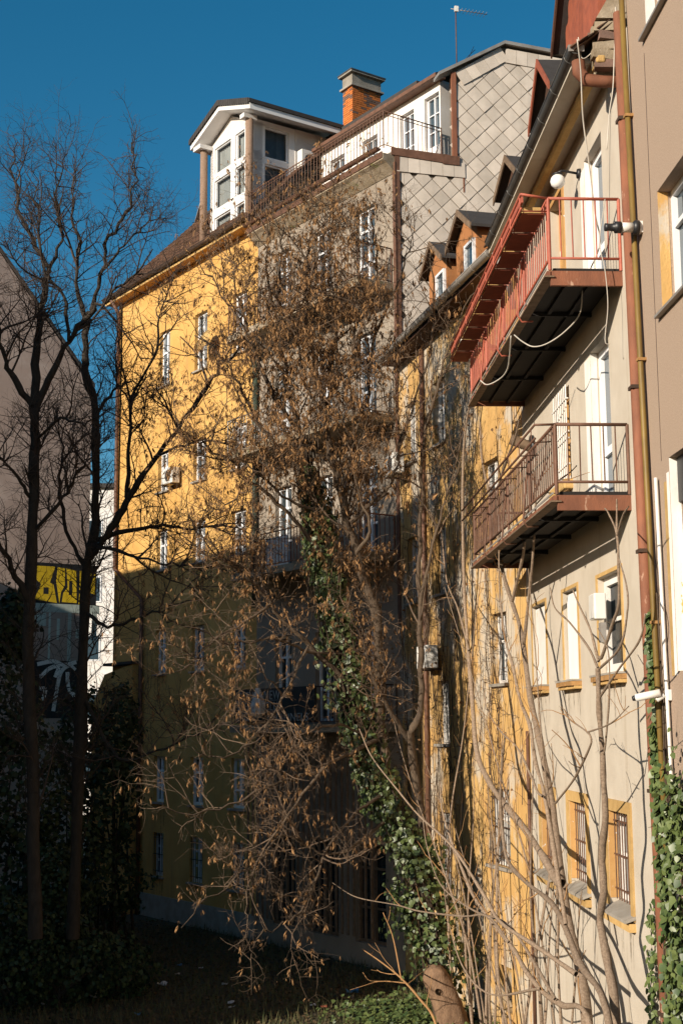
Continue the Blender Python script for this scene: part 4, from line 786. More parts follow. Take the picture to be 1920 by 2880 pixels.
# ================================================================== VEGETATION
def unitv(v): return v / (np.linalg.norm(v, axis=-1, keepdims=True) + 1e-9)
def sprout(P, Rr, per_m, ln, n, upb, spread, wig, r1, taper, t0=.15, droop=0.0):
    """side shoots off many paths P (N,k,3): returns child paths and radii"""
    out, rad = [], []
    for path, rr in zip(P, Rr):
        seg = np.linalg.norm(np.diff(path, axis=0), axis=1); L = seg.sum(); cum = np.concatenate([[0], np.cumsum(seg)])
        m = nr.poisson(per_m * L * (1 - t0))
        if m == 0: continue
        t = (t0 + (1 - t0) * nr.random(m)) * L
        i = np.clip(np.searchsorted(cum, t) - 1, 0, len(path) - 2); f = ((t - cum[i]) / (seg[i] + 1e-9))[:, None]
        p = path[i] * (1 - f) + path[i + 1] * f; d = unitv(path[i + 1] - path[i]); pr = rr[i] * (1 - f[:, 0]) + rr[i + 1] * f[:, 0]
        rnd = nr.normal(size=(m, 3)); rnd -= d * np.sum(rnd * d, axis=1, keepdims=True); rnd = unitv(rnd)
        dirv = unitv(d * (1 - spread) + rnd * spread + np.array([0, 0, upb])); l = ln * nr.uniform(.45, 1.15, m) * (1.1 - .5 * t / L)
        pts = [p]; cur = dirv
        for k in range(n - 1):
            cur = unitv(cur + nr.normal(size=(m, 3)) * wig + np.array([0, 0, upb * .25 - droop * (k + 1) / n])); pts.append(pts[-1] + cur * (l / (n - 1))[:, None])
        out.append(np.stack(pts, 1)); r0 = np.minimum(r1 * nr.uniform(.7, 1.3, m), pr * .8); rad.append(r0[:, None] * np.linspace(1, taper, n)[None])
    if not out: return np.zeros((0, n, 3)), np.zeros((0, n))
    return np.concatenate(out), np.concatenate(rad)
def limb(pts, d0, d1, r0, r1, n=None, jit=.05):
    P = smooth_path(px(pts, d0, d1), n or max(8, len(pts) * 4)); P[1:-1] += nr.normal(size=P[1:-1].shape) * jit * np.linspace(.3, 1, len(P) - 2)[:, None]
    return P, np.linspace(r0, r1, len(P))
def tree(name, label, limbs, m_bark, m_twig, lv, cat='tree', trunk_n=2, basez=0.0, sub=None, thin=None):
    """limbs: (path, radii); lv: list of sprout argument dicts; returns root and paths of each level"""
    P0 = limbs[0][0]; root = empty(name, (P0[0][0], P0[0][1], basez), label, cat)
    for k, (P, r) in enumerate(limbs):
        r = np.asarray(r) * (1 + np.convolve(nr.normal(size=len(r)) * .16, [.25, .5, .25], 'same'))        # knots and swellings
        V, Fq = tubes_np(P[None], r[None], 12 if r[0] > .06 else 7); npmesh(('stem' if cat != 'tree' else 'trunk') if k < trunk_n else ('side_stem' if cat != 'tree' else 'limb'), V, Fq, m_bark, True, root)
    levels = [([p for p, _ in limbs], [r for _, r in limbs])]; nb = NB()
    if sub:                              # secondary limbs
        P, Rr = sprout(*levels[0], **sub); nb.add(*tubes_np(P, Rr, 6)); levels[0] = (levels[0][0] + list(P), levels[0][1] + list(Rr))
    for i, a in enumerate(lv):
        P, Rr = sprout(*levels[-1], **a)
        if i == 1:                       # twigs also sprout from the limbs' ends
            Q, S_ = sprout(*levels[0], **{**a, 'per_m': a['per_m'] * .6, 't0': .45}); P = np.concatenate([P, Q]); Rr = np.concatenate([Rr, S_])
        if thin and i == 0: k = nr.random(len(P)) < thin(P[:, 3]); P, Rr = P[k], Rr[k]
        if len(P): nb.add(*tubes_np(P, Rr, 5 if i == 0 else 3))
        levels.append((P, Rr))
    if nb.n: nb.build('crown', m_twig, root, True, kind='stuff')
    return root, levels
def seeds(root, pts, size, keep=300):
    n = len(pts); sc = size * nr.uniform(.4, 1.35, n); Rm = facing(np.tile([0, 0, 1.0], (n, 1)) + nr.normal(size=(n, 3)) * .3, nr.normal(size=(n, 3))); var = nr.integers(0, len(SEEDS), n)
    sh = [MB().add(np.array(v), f).mesh('seed_cluster', M_SEED) for v, f in SEEDS]
    order = np.argsort(np.linalg.norm(pts - CAM, axis=1) + nr.uniform(0, 3, n)); rest = order[keep:]
    for i in order[:keep]:
        o = bpy.data.objects.new('seed_cluster', sh[var[i]]); COL.objects.link(o); o.parent = root; o.matrix_parent_inverse = Matrix.Translation(-root.location)
        M = np.eye(4); M[:3, :3] = Rm[i] * sc[i]; M[:3, 3] = pts[i]; o.matrix_basis = Matrix(M.tolist())
    nb = NB()
    for k, (v, f) in enumerate(SEEDS):
        q = rest[var[rest] == k]; nb.add(*scatter(v, f, pts[q], Rm[q], sc[q]))
    nb.build('seed_clusters', M_SEED, root, False, kind='stuff')

# ------------------------------------------------------------------ the big seed laden tree in the middle
T = [
 limb([(1262, 2960), (1235, 2780), (1190, 2560), (1110, 2290), (1069, 2050), (1062, 1850), (1050, 1700), (1001, 1557), (957, 1378), (930, 1289), (920, 1180), (935, 1050), (950, 900), (960, 760)], 30.6, 29.5, .17, .025, 50),
 limb([(1240, 2760), (1180, 2480), (1110, 2300), (1040, 2130), (985, 1950), (940, 1750), (905, 1560), (890, 1440), (860, 1330), (830, 1200), (800, 1050), (780, 900), (790, 760), (800, 640)], 30.4, 30.2, .13, .02, 50),
 limb([(1190, 2400), (1178, 2230), (1153, 2090), (1178, 2010), (1182, 1822), (1178, 1600), (1180, 1400), (1200, 1200), (1250, 1050), (1290, 940)], 30.4, 29.6, .1, .015),
 limb([(1153, 2086), (1091, 1987), (1040, 1880), (1010, 1740)], 30.3, 29.3, .06, .02),
 limb([(985, 1930), (868, 1815), (747, 1690), (690, 1610), (620, 1560), (540, 1470)], 30.2, 28.0, .06, .012),
 limb([(905, 1560), (820, 1450), (740, 1380), (650, 1300), (560, 1240), (500, 1200)], 30.2, 28.5, .055, .012),
 limb([(860, 1330), (760, 1230), (690, 1120), (620, 1000), (560, 930)], 30.2, 29, .05, .01),
 limb([(830, 1200), (740, 1060), (690, 900), (660, 780), (640, 690)], 30.2, 30, .05, .01),
 limb([(920, 1180), (880, 1000), (860, 850), (870, 700), (880, 600), (870, 500)], 29.6, 29, .05, .01),
 limb([(940, 1290), (1010, 1190), (1040, 1080), (1050, 950), (1060, 800), (1050, 650), (1055, 560)], 29.6, 30.5, .05, .01),
 limb([(985, 1470), (1046, 1414), (1082, 1387), (1109, 1329), (1122, 1258), (1113, 1150), (1130, 1000), (1150, 900)], 29.6, 29.5, .05, .01),
 limb([(1182, 1700), (1210, 1560), (1250, 1420), (1290, 1300), (1300, 1200)], 30, 29, .04, .01),
 limb([(957, 1378), (1000, 1250), (990, 1100), (1000, 950), (1010, 800), (990, 640)], 29.7, 28.8, .045, .01),
 limb([(1062, 2080), (979, 2121), (912, 2157), (868, 2179), (756, 2210), (667, 2259), (560, 2290), (450, 2270)], 30.2, 26.8, .05, .009),
 limb([(1085, 2230), (1000, 2290), (930, 2380), (850, 2554), (778, 2603), (694, 2661)], 30.2, 27.2, .04, .01),
 limb([(1040, 2080), (960, 2040), (868, 2045), (734, 2036), (667, 2023), (600, 1965)], 30.2, 27.6, .035, .007),
 limb([(960, 1840), (860, 1830), (780, 1800), (650, 1810), (560, 1850), (470, 1800)], 30.2, 27.2, .035, .008),
 limb([(760, 1700), (690, 1750), (600, 1800), (520, 1880), (440, 1900)], 28.8, 27.2, .03, .007),
 limb([(1090, 2300), (1000, 2380), (900, 2400), (800, 2350), (720, 2420), (620, 2500), (510, 2610)], 30.2, 26.9, .04, .008),
 limb([(912, 2157), (820, 2280), (740, 2400), (700, 2520), (690, 2640)], 28.6, 27, .03, .007),
 limb([(868, 1815), (800, 1950), (720, 2080), (620, 2130), (540, 2100)], 29, 27, .03, .007),
 limb([(890, 1440), (800, 1400), (720, 1330), (640, 1420), (560, 1440)], 29.9, 28, .035, .008),
 limb([(800, 1050), (720, 960), (640, 860), (580, 760), (540, 720)], 30.2, 29.5, .035, .008),
 limb([(780, 900), (750, 760), (760, 620), (770, 540)], 30.2, 29.3, .03, .008),
 limb([(1050, 950), (1110, 820), (1150, 700), (1160, 600)], 30.3, 30, .03, .008),
 limb([(950, 900), (930, 760), (940, 620), (930, 500)], 29.5, 29.5, .03, .008),
 limb([(1122, 1258), (1175, 1100), (1215, 950), (1225, 800), (1200, 680)], 29.5, 30, .035, .008),
 limb([(1200, 1200), (1250, 1020), (1320, 840), (1370, 770)], 29.6, 28.6, .03, .008),
 limb([(920, 1180), (860, 1080), (840, 960), (820, 820), (840, 680)], 29.6, 28.8, .04, .008),
 limb([(1001, 1557), (1040, 1480), (1000, 1330), (1030, 1180), (1080, 1050)], 29.6, 28.6, .04, .008),
 limb([(890, 1440), (840, 1280), (880, 1130), (900, 980)], 30, 28.8, .04, .008),
]
HEART = np.array(at(900, 1130, 29.6))
def heart_of(p, k=1.0): d = (p - HEART) / (np.array([2.9, 3.6, 4.2]) * k); d[:, 0] = np.where(d[:, 0] > 0, d[:, 0] * 1.75, d[:, 0]); return np.exp(-np.sum(d * d, axis=1))
root, lv = tree('box_elder_tree', 'big bare tree hung with dry brown winged seeds, ivy on its trunk', T, M_BARK, M_TWIG,
    [dict(per_m=5.5, ln=1.3, n=6, upb=.12, spread=.62, wig=.22, r1=.012, taper=.35, t0=.25),
     dict(per_m=7.5, ln=.6, n=4, upb=.05, spread=.68, wig=.28, r1=.006, taper=.5, t0=.12),
     dict(per_m=4.8, ln=.28, n=3, upb=.0, spread=.7, wig=.3, r1=.0042, taper=.6, t0=.15)], trunk_n=2, sub=dict(per_m=1.7, ln=2.1, n=9, upb=.22, spread=.55, wig=.16, r1=.024, taper=.35, t0=.3), thin=lambda p: np.where(p[:, 0] > 2.3, .22, .42) + .65 * heart_of(p, 1.2))
tips = np.concatenate([lv[2][0][:, -1], lv[2][0][:, 2], lv[3][0][:, -1]])
tips = np.concatenate([tips, lv[3][0][:, 1]]); heart = heart_of(tips)                    # seeds hang thickest in the middle of the crown
keep = nr.random(len(tips)) < np.where(tips[:, 0] > 2.3, .05, .11) + .62 * heart
sp = tips[keep]; sp = sp + nr.normal(size=sp.shape) * .03
seeds(root, sp, .14)
# cut stub at the foot
st = empty('tree_stump', at(1285, 2900, 30.2) * np.array([1, 1, 0]), 'thick pale cut trunk stub leaning left at the tree foot', 'stump')
P = smooth_path(px([(1300, 2980), (1278, 2900), (1250, 2810), (1225, 2745), (1213, 2712)], 30.0), 26); Rr = np.interp(np.linspace(0, 1, 26), [0, .5, .8, .93, 1], [.33, .29, .25, .17, .04]); V, Fq = tubes_np(P[None], Rr[None], 20)
V = V.reshape(26, 20, 3); C_ = P[:, None]; k = np.arange(20) * 2 * np.pi / 20; t_ = np.linspace(0, 1, 26); bumpy = 1 + .09 * np.sin(3 * k[None] + 5 * t_[:, None]) + .06 * np.sin(7 * k[None] - 11 * t_[:, None]) + nr.normal(size=(26, 20)) * .025; npmesh('stub', (C_ + (V - C_) * bumpy[:, :, None]).reshape(-1, 3), Fq, M_STUMP, True, st)
P = np.stack([at(1232, 2790, 29.76), at(1229, 2788, 29.68)]); V, Fq = tubes_np(P[None], np.array([[.07, .05]]), 10); npmesh('knot', V, Fq, M_BARK, True, st)

# ------------------------------------------------------------------ ivy
def ivy(root, pts, nrm, size, keep, m=None):
    n = len(pts); tip = np.tile([0, 0, -1.0], (n, 1)) + nr.normal(size=(n, 3)) * .5; Rm = facing(nrm + nr.normal(size=(n, 3)) * .45, tip); sc = size * nr.uniform(.55, 1.25, n)
    me = MB().add(*LEAF).mesh('ivy_leaf', m or M_IVY); order = np.argsort(np.linalg.norm(pts - CAM, axis=1) + nr.uniform(0, 1.5, n))
    for i in order[:keep]:
        o = bpy.data.objects.new('leaf', me); COL.objects.link(o); o.parent = root; o.matrix_parent_inverse = Matrix.Translation(-root.location)
        M = np.eye(4); M[:3, :3] = Rm[i] * sc[i]; M[:3, 3] = pts[i]; o.matrix_basis = Matrix(M.tolist())
    rest = order[keep:]; V, Fq = scatter(*LEAF, pts[rest], Rm[rest], sc[rest]); npmesh('leaves', V, Fq, m or M_IVY, False, root, kind='stuff')
iv = empty('ivy', at(1240, 2880, 30.4) * np.array([1, 1, 0]), 'green ivy climbing the leaning trunk of the seed laden tree', 'ivy')
Pn = T[1][0]; pts, nn = [], []
WT, WW = [0, .08, .154, .23, .31, .385, .46, .54, .60, .64], [.8, .62, .42, .34, .5, .26, .3, .28, .12, .03]
for k in range(11000):
    t = nr.random() * .62; i = t * (len(Pn) - 1); j = int(i); p = Pn[j] + (Pn[j + 1] - Pn[j]) * (i - j)
    a = nr.uniform(0, 2 * math.pi)
    if math.sin(t * 61 + 2 * math.cos(a)) + math.sin(t * 23 + a) < -.55 and nr.random() < .8: continue
    wv = np.interp(t, WT, WW) * (1 + .4 * math.sin(t * 47 + a) * math.sin(t * 91 + 1))
    rr = wv * nr.uniform(.35, 1.0) + .08; d = np.array([math.cos(a), math.sin(a) * .7, 0]); pts.append(p + d * rr + np.array([0, 0, nr.normal() * .12])); nn.append(d + np.array([-.2, -.5, .25]))
ivy(iv, np.array(pts), np.array(nn), .115, 300)
nb = NB(); Q = []
for k in range(40):
    o_ = nr.normal(size=(1, 3)) * np.array([.2, .2, 0]); Q.append(Pn[:36:3] + o_ + nr.normal(size=(12, 3)) * .06)
nb.add(*tubes_np(np.array(Q), np.full((40, 12), .012), 4)); nb.build('vine', M_BARK, iv, True)
# ivy on the pipes at the right edge
iv = empty('ivy', (4.9, 18.6, 0), 'green ivy climbing the pipes at the lower right edge', 'ivy'); pts, nn = [], []
for k in range(4200):
    z = nr.random() ** 1.4 * 7.8; c = np.interp(z, [0, 2, 3.5, 5, 6.2, 8.6], [16.9, 17.2, 17.55, 18.0, 18.16, 18.3]); hw = np.interp(z, [0, 2, 3.5, 5, 6, 8.6], [.8, .55, .38, .12, .08, .06])
    s = c + nr.normal() * hw * .6
    if math.sin(s * 5 + z * 2.3) + math.sin(z * 4.1 - s * 3) < -.5 and nr.random() < .85: continue
    bul = np.interp(z, [0, 4, 6, 9], [.32, .2, .12, .05]); pts.append((A_R - nr.random() * bul - .04, s, z)); nn.append((-1, -.35, .35))
for k in range(420):                                            # a second shoot at the frame edge
    z = 5.1 + nr.normal() * .35; pts.append((A_R - nr.random() * .2 - .05, 17.25 + nr.normal() * .22, z)); nn.append((-1, -.3, .3))
for k in range(150): z = 1.6 + nr.random() * 2.4; pts.append((A_R - .05 - nr.random() * .06, 18.95 - .1 * (z - 2.4) + nr.normal() * .12, z)); nn.append((-1, -.2, .3))
ivy(iv, np.array(pts), np.array(nn, float), .105, 300)
Q = []
for k in range(14): s0 = 17.7 + k * .05; Q.append(np.array([(A_R - .06 - .02 * (k % 3), s0 + .04 * math.sin(z * 2 + k), z) for z in np.linspace(0, 4 + (k % 5), 14)]))
nb = NB(); nb.add(*tubes_np(np.array(Q), np.full((14, 14), .012), 5)); nb.build('vine', M_BARK, iv, True)

# ------------------------------------------------------------------ bare trees at the left
twl = [dict(per_m=5.0, ln=1.6, n=6, upb=.2, spread=.6, wig=.2, r1=.015, taper=.35, t0=.2), dict(per_m=5.2, ln=.75, n=5, upb=.12, spread=.66, wig=.26, r1=.0075, taper=.5, t0=.1), dict(per_m=5.5, ln=.36, n=3, upb=.06, spread=.68, wig=.3, r1=.005, taper=.6, t0=.15)]
L1 = [limb([(100, 2640), (92, 2200), (80, 1800), (92, 1500), (97, 1300), (97, 1151)], 31, 31, .145, .11, 24, .02), limb([(97, 1151), (99, 1110), (105, 957), (128, 804), (128, 740), (66, 640), (40, 520), (50, 400)], 31, 31.5, .11, .012),
 limb([(92, 1140), (31, 1054), (5, 967), (-30, 850), (-40, 720)], 31, 30, .08, .012), limb([(103, 1148), (143, 1059), (194, 957), (245, 886), (300, 840), (380, 775), (430, 700)], 31, 30.3, .085, .012),
 limb([(128, 790), (170, 680), (160, 560), (190, 430)], 31.2, 31, .05, .01), limb([(194, 957), (180, 840), (120, 740), (110, 600), (90, 480)], 30.7, 31, .045, .01), limb([(86, 1700), (20, 1560), (-40, 1480)], 31, 30, .08, .02), limb([(92, 1500), (180, 1400), (220, 1330), (300, 1240)], 31, 30, .05, .01), limb([(88, 1400), (30, 1320), (-30, 1250)], 31, 30, .05, .01), limb([(95, 1250), (170, 1180), (240, 1190), (320, 1150)], 31, 30, .04, .01)]
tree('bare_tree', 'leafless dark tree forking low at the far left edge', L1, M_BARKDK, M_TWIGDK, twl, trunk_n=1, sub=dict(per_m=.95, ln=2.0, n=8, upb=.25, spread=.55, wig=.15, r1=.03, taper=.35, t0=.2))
L2 = [limb([(205, 2640), (215, 2350), (228, 2000), (240, 1700), (245, 1583), (262, 1527), (270, 1353), (265, 1135), (245, 1074), (240, 998), (245, 886)], 33, 33, .14, .08, 40, .02),
 limb([(262, 1540), (286, 1527), (332, 1455), (380, 1370), (434, 1287), (543, 1151), (615, 1042), (668, 993), (730, 930)], 33, 31.5, .1, .02), limb([(245, 886), (265, 855), (286, 768), (306, 676), (352, 600), (380, 500), (370, 400)], 33, 32.6, .07, .012), limb([(243, 900), (215, 800), (225, 690), (200, 580), (210, 460)], 33, 33.4, .06, .012),
 limb([(357, 1400), (365, 1250), (377, 1110), (439, 983), (459, 855), (500, 760)], 32.6, 32, .06, .012), limb([(270, 1520), (400, 1485), (490, 1483), (632, 1480), (700, 1500)], 33, 31, .06, .012), limb([(262, 1560), (300, 1540), (423, 1580), (500, 1593), (633, 1600), (720, 1640)], 33, 31, .05, .012), limb([(245, 1600), (190, 1500), (170, 1350), (175, 1250), (150, 1150)], 33, 33.2, .06, .012), limb([(265, 1180), (320, 1100), (360, 1080), (440, 1090)], 33, 32, .045, .01), limb([(290, 760), (340, 700), (400, 640), (430, 560)], 32.9, 32.4, .035, .01), limb([(434, 1287), (520, 1250), (600, 1240), (700, 1260)], 32.2, 31.2, .04, .01), limb([(240, 1720), (300, 1760), (380, 1740), (480, 1700), (560, 1690)], 33, 31, .05, .012), limb([(480, 1700), (540, 1640), (600, 1620)], 31.2, 31, .02, .008), limb([(232, 1950), (330, 2130), (450, 2110), (560, 2060), (650, 2030)], 33, 30.5, .045, .012)]
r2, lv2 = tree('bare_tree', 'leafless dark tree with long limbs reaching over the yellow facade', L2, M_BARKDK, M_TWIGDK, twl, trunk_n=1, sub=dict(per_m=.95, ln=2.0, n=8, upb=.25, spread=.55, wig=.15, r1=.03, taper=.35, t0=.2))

tp = np.concatenate([lv2[2][0][:, -1], lv2[3][0][:, -1]]); tp = tp[(tp[:, 0] > -3.3) & (tp[:, 2] < 17) & (nr.random(len(tp)) < .2)]; seeds(r2, tp, .13, 40)
# ------------------------------------------------------------------ saplings along the cream wall
def stem(pts, P, ang, r0, r1, ground=True):
    Q = [on(x, y, P, ang) for x, y in pts]
    if ground: a, b = np.array(Q[0]), np.array(Q[1]); Q = [np.array([a[0] + (a[0] - b[0]) * .4, a[1] + (a[1] - b[1]) * .4, 0.0])] + Q
    S_ = smooth_path(Q, max(10, len(Q) * 5)); return S_, np.linspace(r0, r1, len(S_))
PA, PB = (4.35, 19.5), (4.2, 19.5)
shoot = [dict(per_m=.55, ln=.8, n=6, upb=.25, spread=.6, wig=.16, r1=.011, taper=.5, t0=.25), dict(per_m=.8, ln=.4, n=4, upb=.2, spread=.6, wig=.2, r1=.006, taper=.6, t0=.3)]
tree('sapling', 'tall pale double stemmed sapling rising past the brown balcony', [
 stem([(1650, 2880), (1625, 2710), (1599, 2608), (1579, 2486), (1564, 2378), (1548, 2251), (1523, 2115), (1505, 2030), (1488, 1950), (1470, 1811), (1456, 1745), (1434, 1680), (1412, 1604), (1398, 1501), (1372, 1377), (1354, 1287), (1349, 1189)], PA, 0, .085, .02),
 stem([(1470, 1811), (1474, 1795), (1488, 1658), (1497, 1568), (1505, 1412), (1501, 1323)], PA, 0, .035, .012, False), stem([(1440, 1690), (1470, 1559), (1479, 1457), (1488, 1430), (1510, 1368), (1528, 1323), (1532, 1278)], PA, 0, .03, .012, False), stem([(1398, 1510), (1398, 1385), (1425, 1292), (1447, 1234), (1459, 1180)], PA, 0, .03, .018, False),
 stem([(1579, 2486), (1559, 2465), (1523, 2404), (1467, 2322), (1421, 2266), (1375, 2200), (1340, 2115), (1327, 1968), (1316, 1834), (1311, 1758), (1305, 1667), (1300, 1457), (1302, 1287), (1311, 1189), (1327, 1100)], PA, 3, .07, .016, False),
 stem([(1318, 1830), (1287, 1713), (1256, 1635), (1240, 1500), (1222, 1430)], (4.35, 19.5), 3.2, .025, .01, False), stem([(1505, 1420), (1560, 1360), (1600, 1330), (1620, 1310)], PA, -1, .014, .008, False)], M_SAPL, M_WHIP, shoot, 'sapling', 2)
tree('sapling', 'slim sapling with a candelabra of upright tips in front of the cream wall', [
 stem([(1732, 2880), (1707, 2710), (1691, 2623), (1686, 2583), (1696, 2506), (1691, 2404), (1701, 2302), (1696, 2200), (1693, 2115), (1684, 2012), (1680, 1879)], PA, 0, .065, .032),
 stem([(1680, 1879), (1653, 1821), (1600, 1750), (1559, 1709), (1546, 1653)], PA, 0, .02, .009, False), stem([(1682, 1860), (1675, 1834), (1657, 1767), (1626, 1700), (1610, 1660)], PA, 0, .022, .01, False), stem([(1684, 1850), (1693, 1843), (1720, 1758), (1738, 1700), (1738, 1600), (1733, 1502), (1709, 1443), (1700, 1430)], PA, 0, .026, .01, False), stem([(1733, 1510), (1733, 1403)], PA, 0, .014, .009, False), stem([(1734, 1505), (1750, 1450), (1767, 1424)], PA, 0, .014, .008, False),
 stem([(1685, 1880), (1742, 1820), (1762, 1727), (1762, 1658), (1740, 1573)], PA, 0, .018, .009, False), stem([(1686, 1960), (1740, 1880), (1796, 1803), (1814, 1727)], PA, 0, .018, .009, False), stem([(1694, 2120), (1700, 2102), (1711, 1968), (1709, 1834), (1680, 1767)], PA, 0, .018, .008, False)], M_SAPL, M_WHIP, [dict(per_m=.12, ln=.5, n=5, upb=.2, spread=.6, wig=.15, r1=.009, taper=.5, t0=.3)], 'sapling', 1)
tree('sapling', 'crooked sapling stem slanting left behind the taller pale one', [
 stem([(1712, 2880), (1630, 2710), (1559, 2552), (1477, 2480), (1426, 2419), (1411, 2327), (1406, 2251), (1411, 2150), (1420, 2060)], (4.15, 19.0), 2, .055, .018), stem([(1590, 2600), (1532, 2249), (1505, 2146), (1488, 2039), (1461, 1968), (1439, 1865), (1421, 1803), (1407, 1700), (1403, 1640), (1402, 1540)], (4.15, 19.0), 2, .035, .012, False),
 stem([(1561, 2258), (1613, 2191), (1657, 2102), (1660, 2075), (1648, 2057), (1599, 2021), (1586, 1995)], (4.15, 19), 0, .02, .008, False), stem([(1650, 2060), (1715, 2035), (1767, 1986)], (4.15, 19), 0, .013, .006, False), stem([(1525, 2240), (1510, 2226), (1488, 2173), (1452, 2101), (1407, 2057), (1367, 1990), (1358, 1919)], (4.15, 19), 4, .022, .009, False)], M_SAPL, M_WHIP, shoot, 'sapling', 1)
tree('sapling', 'low spreading sapling whose thin stems fan out to the left', [
 stem([(1660, 2890), (1579, 2827), (1528, 2792), (1477, 2730), (1446, 2674), (1406, 2623), (1334, 2526), (1299, 2445), (1273, 2378), (1242, 2276), (1237, 2200)], (4.2, 19.2), 9, .05, .015), stem([(1620, 2740), (1503, 2659), (1406, 2593), (1365, 2526), (1288, 2404), (1240, 2350), (1176, 2292), (1120, 2225), (1046, 2130), (1010, 2050)], (4.2, 19.2), 14, .035, .01, False),
 stem([(1560, 2810), (1460, 2640), (1410, 2590), (1330, 2560), (1240, 2490), (1200, 2380), (1186, 2280)], (4.2, 19.2), 12, .025, .009, False), stem([(1430, 2650), (1370, 2577), (1299, 2577), (1180, 2563), (1113, 2545), (1001, 2523), (935, 2483)], (4.2, 19.2), 16, .022, .008, False), stem([(1520, 2780), (1380, 2797), (1304, 2725), (1262, 2600), (1247, 2490)], (4.2, 19.2), 10, .02, .008, False)], M_SAPL, M_WHIP, shoot, 'sapling', 1)
tree('sapling', 'thin tan shoot forking beside the ivy trunk and the cut stub', [stem([(1224, 2879), (1180, 2810), (1126, 2750), (1070, 2705), (1019, 2670)], (2.9, 26), 18, .03, .01), stem([(1128, 2755), (1126, 2746), (1104, 2635), (1077, 2567)], (2.9, 26), 18, .018, .008, False), stem([(1140, 2765), (1090, 2760), (1040, 2758), (1020, 2735)], (2.9, 26), 18, .012, .006, False)], M_WHIP, M_WHIP, shoot, 'sapling', 1)

th = []
for k in range(20):
    f = (k + nr.random()) / 20; x0 = 4.6 - .75 * f - nr.random() * .25; y0 = 21.5 + 9.5 * f + nr.normal() * .4; h = nr.uniform(4.5, 11.5) * (1 if k % 3 else .6); lean = np.array([nr.normal(-.05, .1), nr.normal(.16, .12), 1.0]); Q = [np.array([x0, y0, 0.0])]
    for i in range(7): lean = lean + np.array([nr.normal() * .05, nr.normal() * .09, 0]); Q.append(Q[-1] + unitv(lean) * h / 7)
    S_ = smooth_path(Q, 34); r0 = nr.uniform(.018, .042); th.append((S_, np.linspace(r0, .006, 34)))
tree('sapling_thicket', 'thicket of thin tan whips crowding in front of the ochre wall', th, M_SAPL, M_WHIP, [dict(per_m=.7, ln=1.1, n=7, upb=.3, spread=.5, wig=.15, r1=.009, taper=.5, t0=.2), dict(per_m=1.2, ln=.45, n=4, upb=.15, spread=.6, wig=.22, r1=.005, taper=.6, t0=.2)], 'saplings', 20)
# ------------------------------------------------------------------ dead creeper on the ochre wall
cr = empty('creeper', (RO[0], RO[1], 0), 'leafless creeper stems netting the ochre wall', 'creeper'); A = []; LP = []
a11 = R_(11); dv = np.array([-math.sin(a11), math.cos(a11), 0]); ov = np.array([-math.cos(a11), -math.sin(a11), 0]); O3 = np.array([RO[0], RO[1], 0])
for k in range(90):
    s = nr.uniform(.3, 9.0); z = nr.uniform(0, 6) if k % 3 else nr.uniform(5, 10); L = nr.uniform(2.5, 9); p = []; n_ = 14; x = s; ph = nr.uniform(0, 6)
    for i in range(n_):
        x += nr.normal() * .13; p.append(O3 + dv * x + ov * (.03 + .05 * nr.random()) + np.array([0, 0, min(z + L * i / n_, 16)]))
    A.append(p)
A = np.array(A); nb = NB(); nb.add(*tubes_np(A, np.linspace(.010, .003, 14)[None] * nr.uniform(.6, 1.6, (90, 1)), 4))
B_, Br = sprout(list(A), [np.linspace(.012, .004, 14)] * 90, 2.6, .7, 5, .05, .7, .35, .0065, .5); B_ = B_ - ov * 0; nb.add(*tubes_np(B_, Br, 3)); nb.build('stems', M_TWIG, cr, True, kind='stuff')
tp = B_[:, -1]; tp = tp[nr.random(len(tp)) < .45]; Rm = rots(len(tp)); V, Fq = scatter(*LEAF, tp, Rm, nr.uniform(.04, .09, len(tp))); npmesh('dry_leaves', V, Fq, M_DRYLEAF, False, cr, kind='stuff')

# ------------------------------------------------------------------ dark evergreen shrubs at the left
def shrub(label, blobs, n, size, m):
    c0 = blobs[0][0]; o = empty('evergreen_shrub', (c0[0], c0[1], 0), label, 'shrub', 'dark shrubs in the shaded corner'); pts = []; nn = []
    for c, r in blobs:
        k = n // len(blobs); d = unitv(nr.normal(size=(k, 3))); lump = 1 + .25 * np.sin(d[:, :1] * 7 + 1) * np.cos(d[:, 2:] * 9); q = np.array(c) + d * np.array(r) * lump * nr.uniform(.7, 1.05, (k, 1)); ok = q[:, 2] > 0.02; pts.append(q[ok]); nn.append(d[ok])
    pts = np.concatenate(pts); nn = np.concatenate(nn); Rm = facing(nn + nr.normal(size=nn.shape) * .5, nr.normal(size=nn.shape)); V, Fq = scatter(*LEAF, pts, Rm, size * nr.uniform(.6, 1.3, len(pts))); npmesh('foliage', V, Fq, m, False, o, kind='stuff')
    St = []
    for c, r in blobs[:4]:
        for k in range(4): St.append(np.linspace([c[0] + nr.normal() * .2, c[1] + nr.normal() * .2, 0], np.array(c) + nr.normal(size=3) * np.array(r) * .4, 5))
    V, Fq = tubes_np(np.array(St), np.linspace(.05, .015, 5)[None].repeat(len(St), 0), 5); npmesh('stem', V, Fq, M_BARKDK, True, o)
gz = lambda x, y, Y: tuple(at(x, y, Y))
shrub('dark ivy thicket filling the lower left edge', [(gz(-20, 1950, 36), (1.0, 1.2, 2.6)), (gz(60, 2200, 36), (1.2, 1.2, 2.2)), (gz(30, 2500, 36), (1.7, 1.4, 2.0)), (gz(180, 2420, 37), (1.2, 1.0, 1.9)), (gz(40, 1760, 36.5), (.5, .8, 1.0))], 9000, .13, M_BUSH)
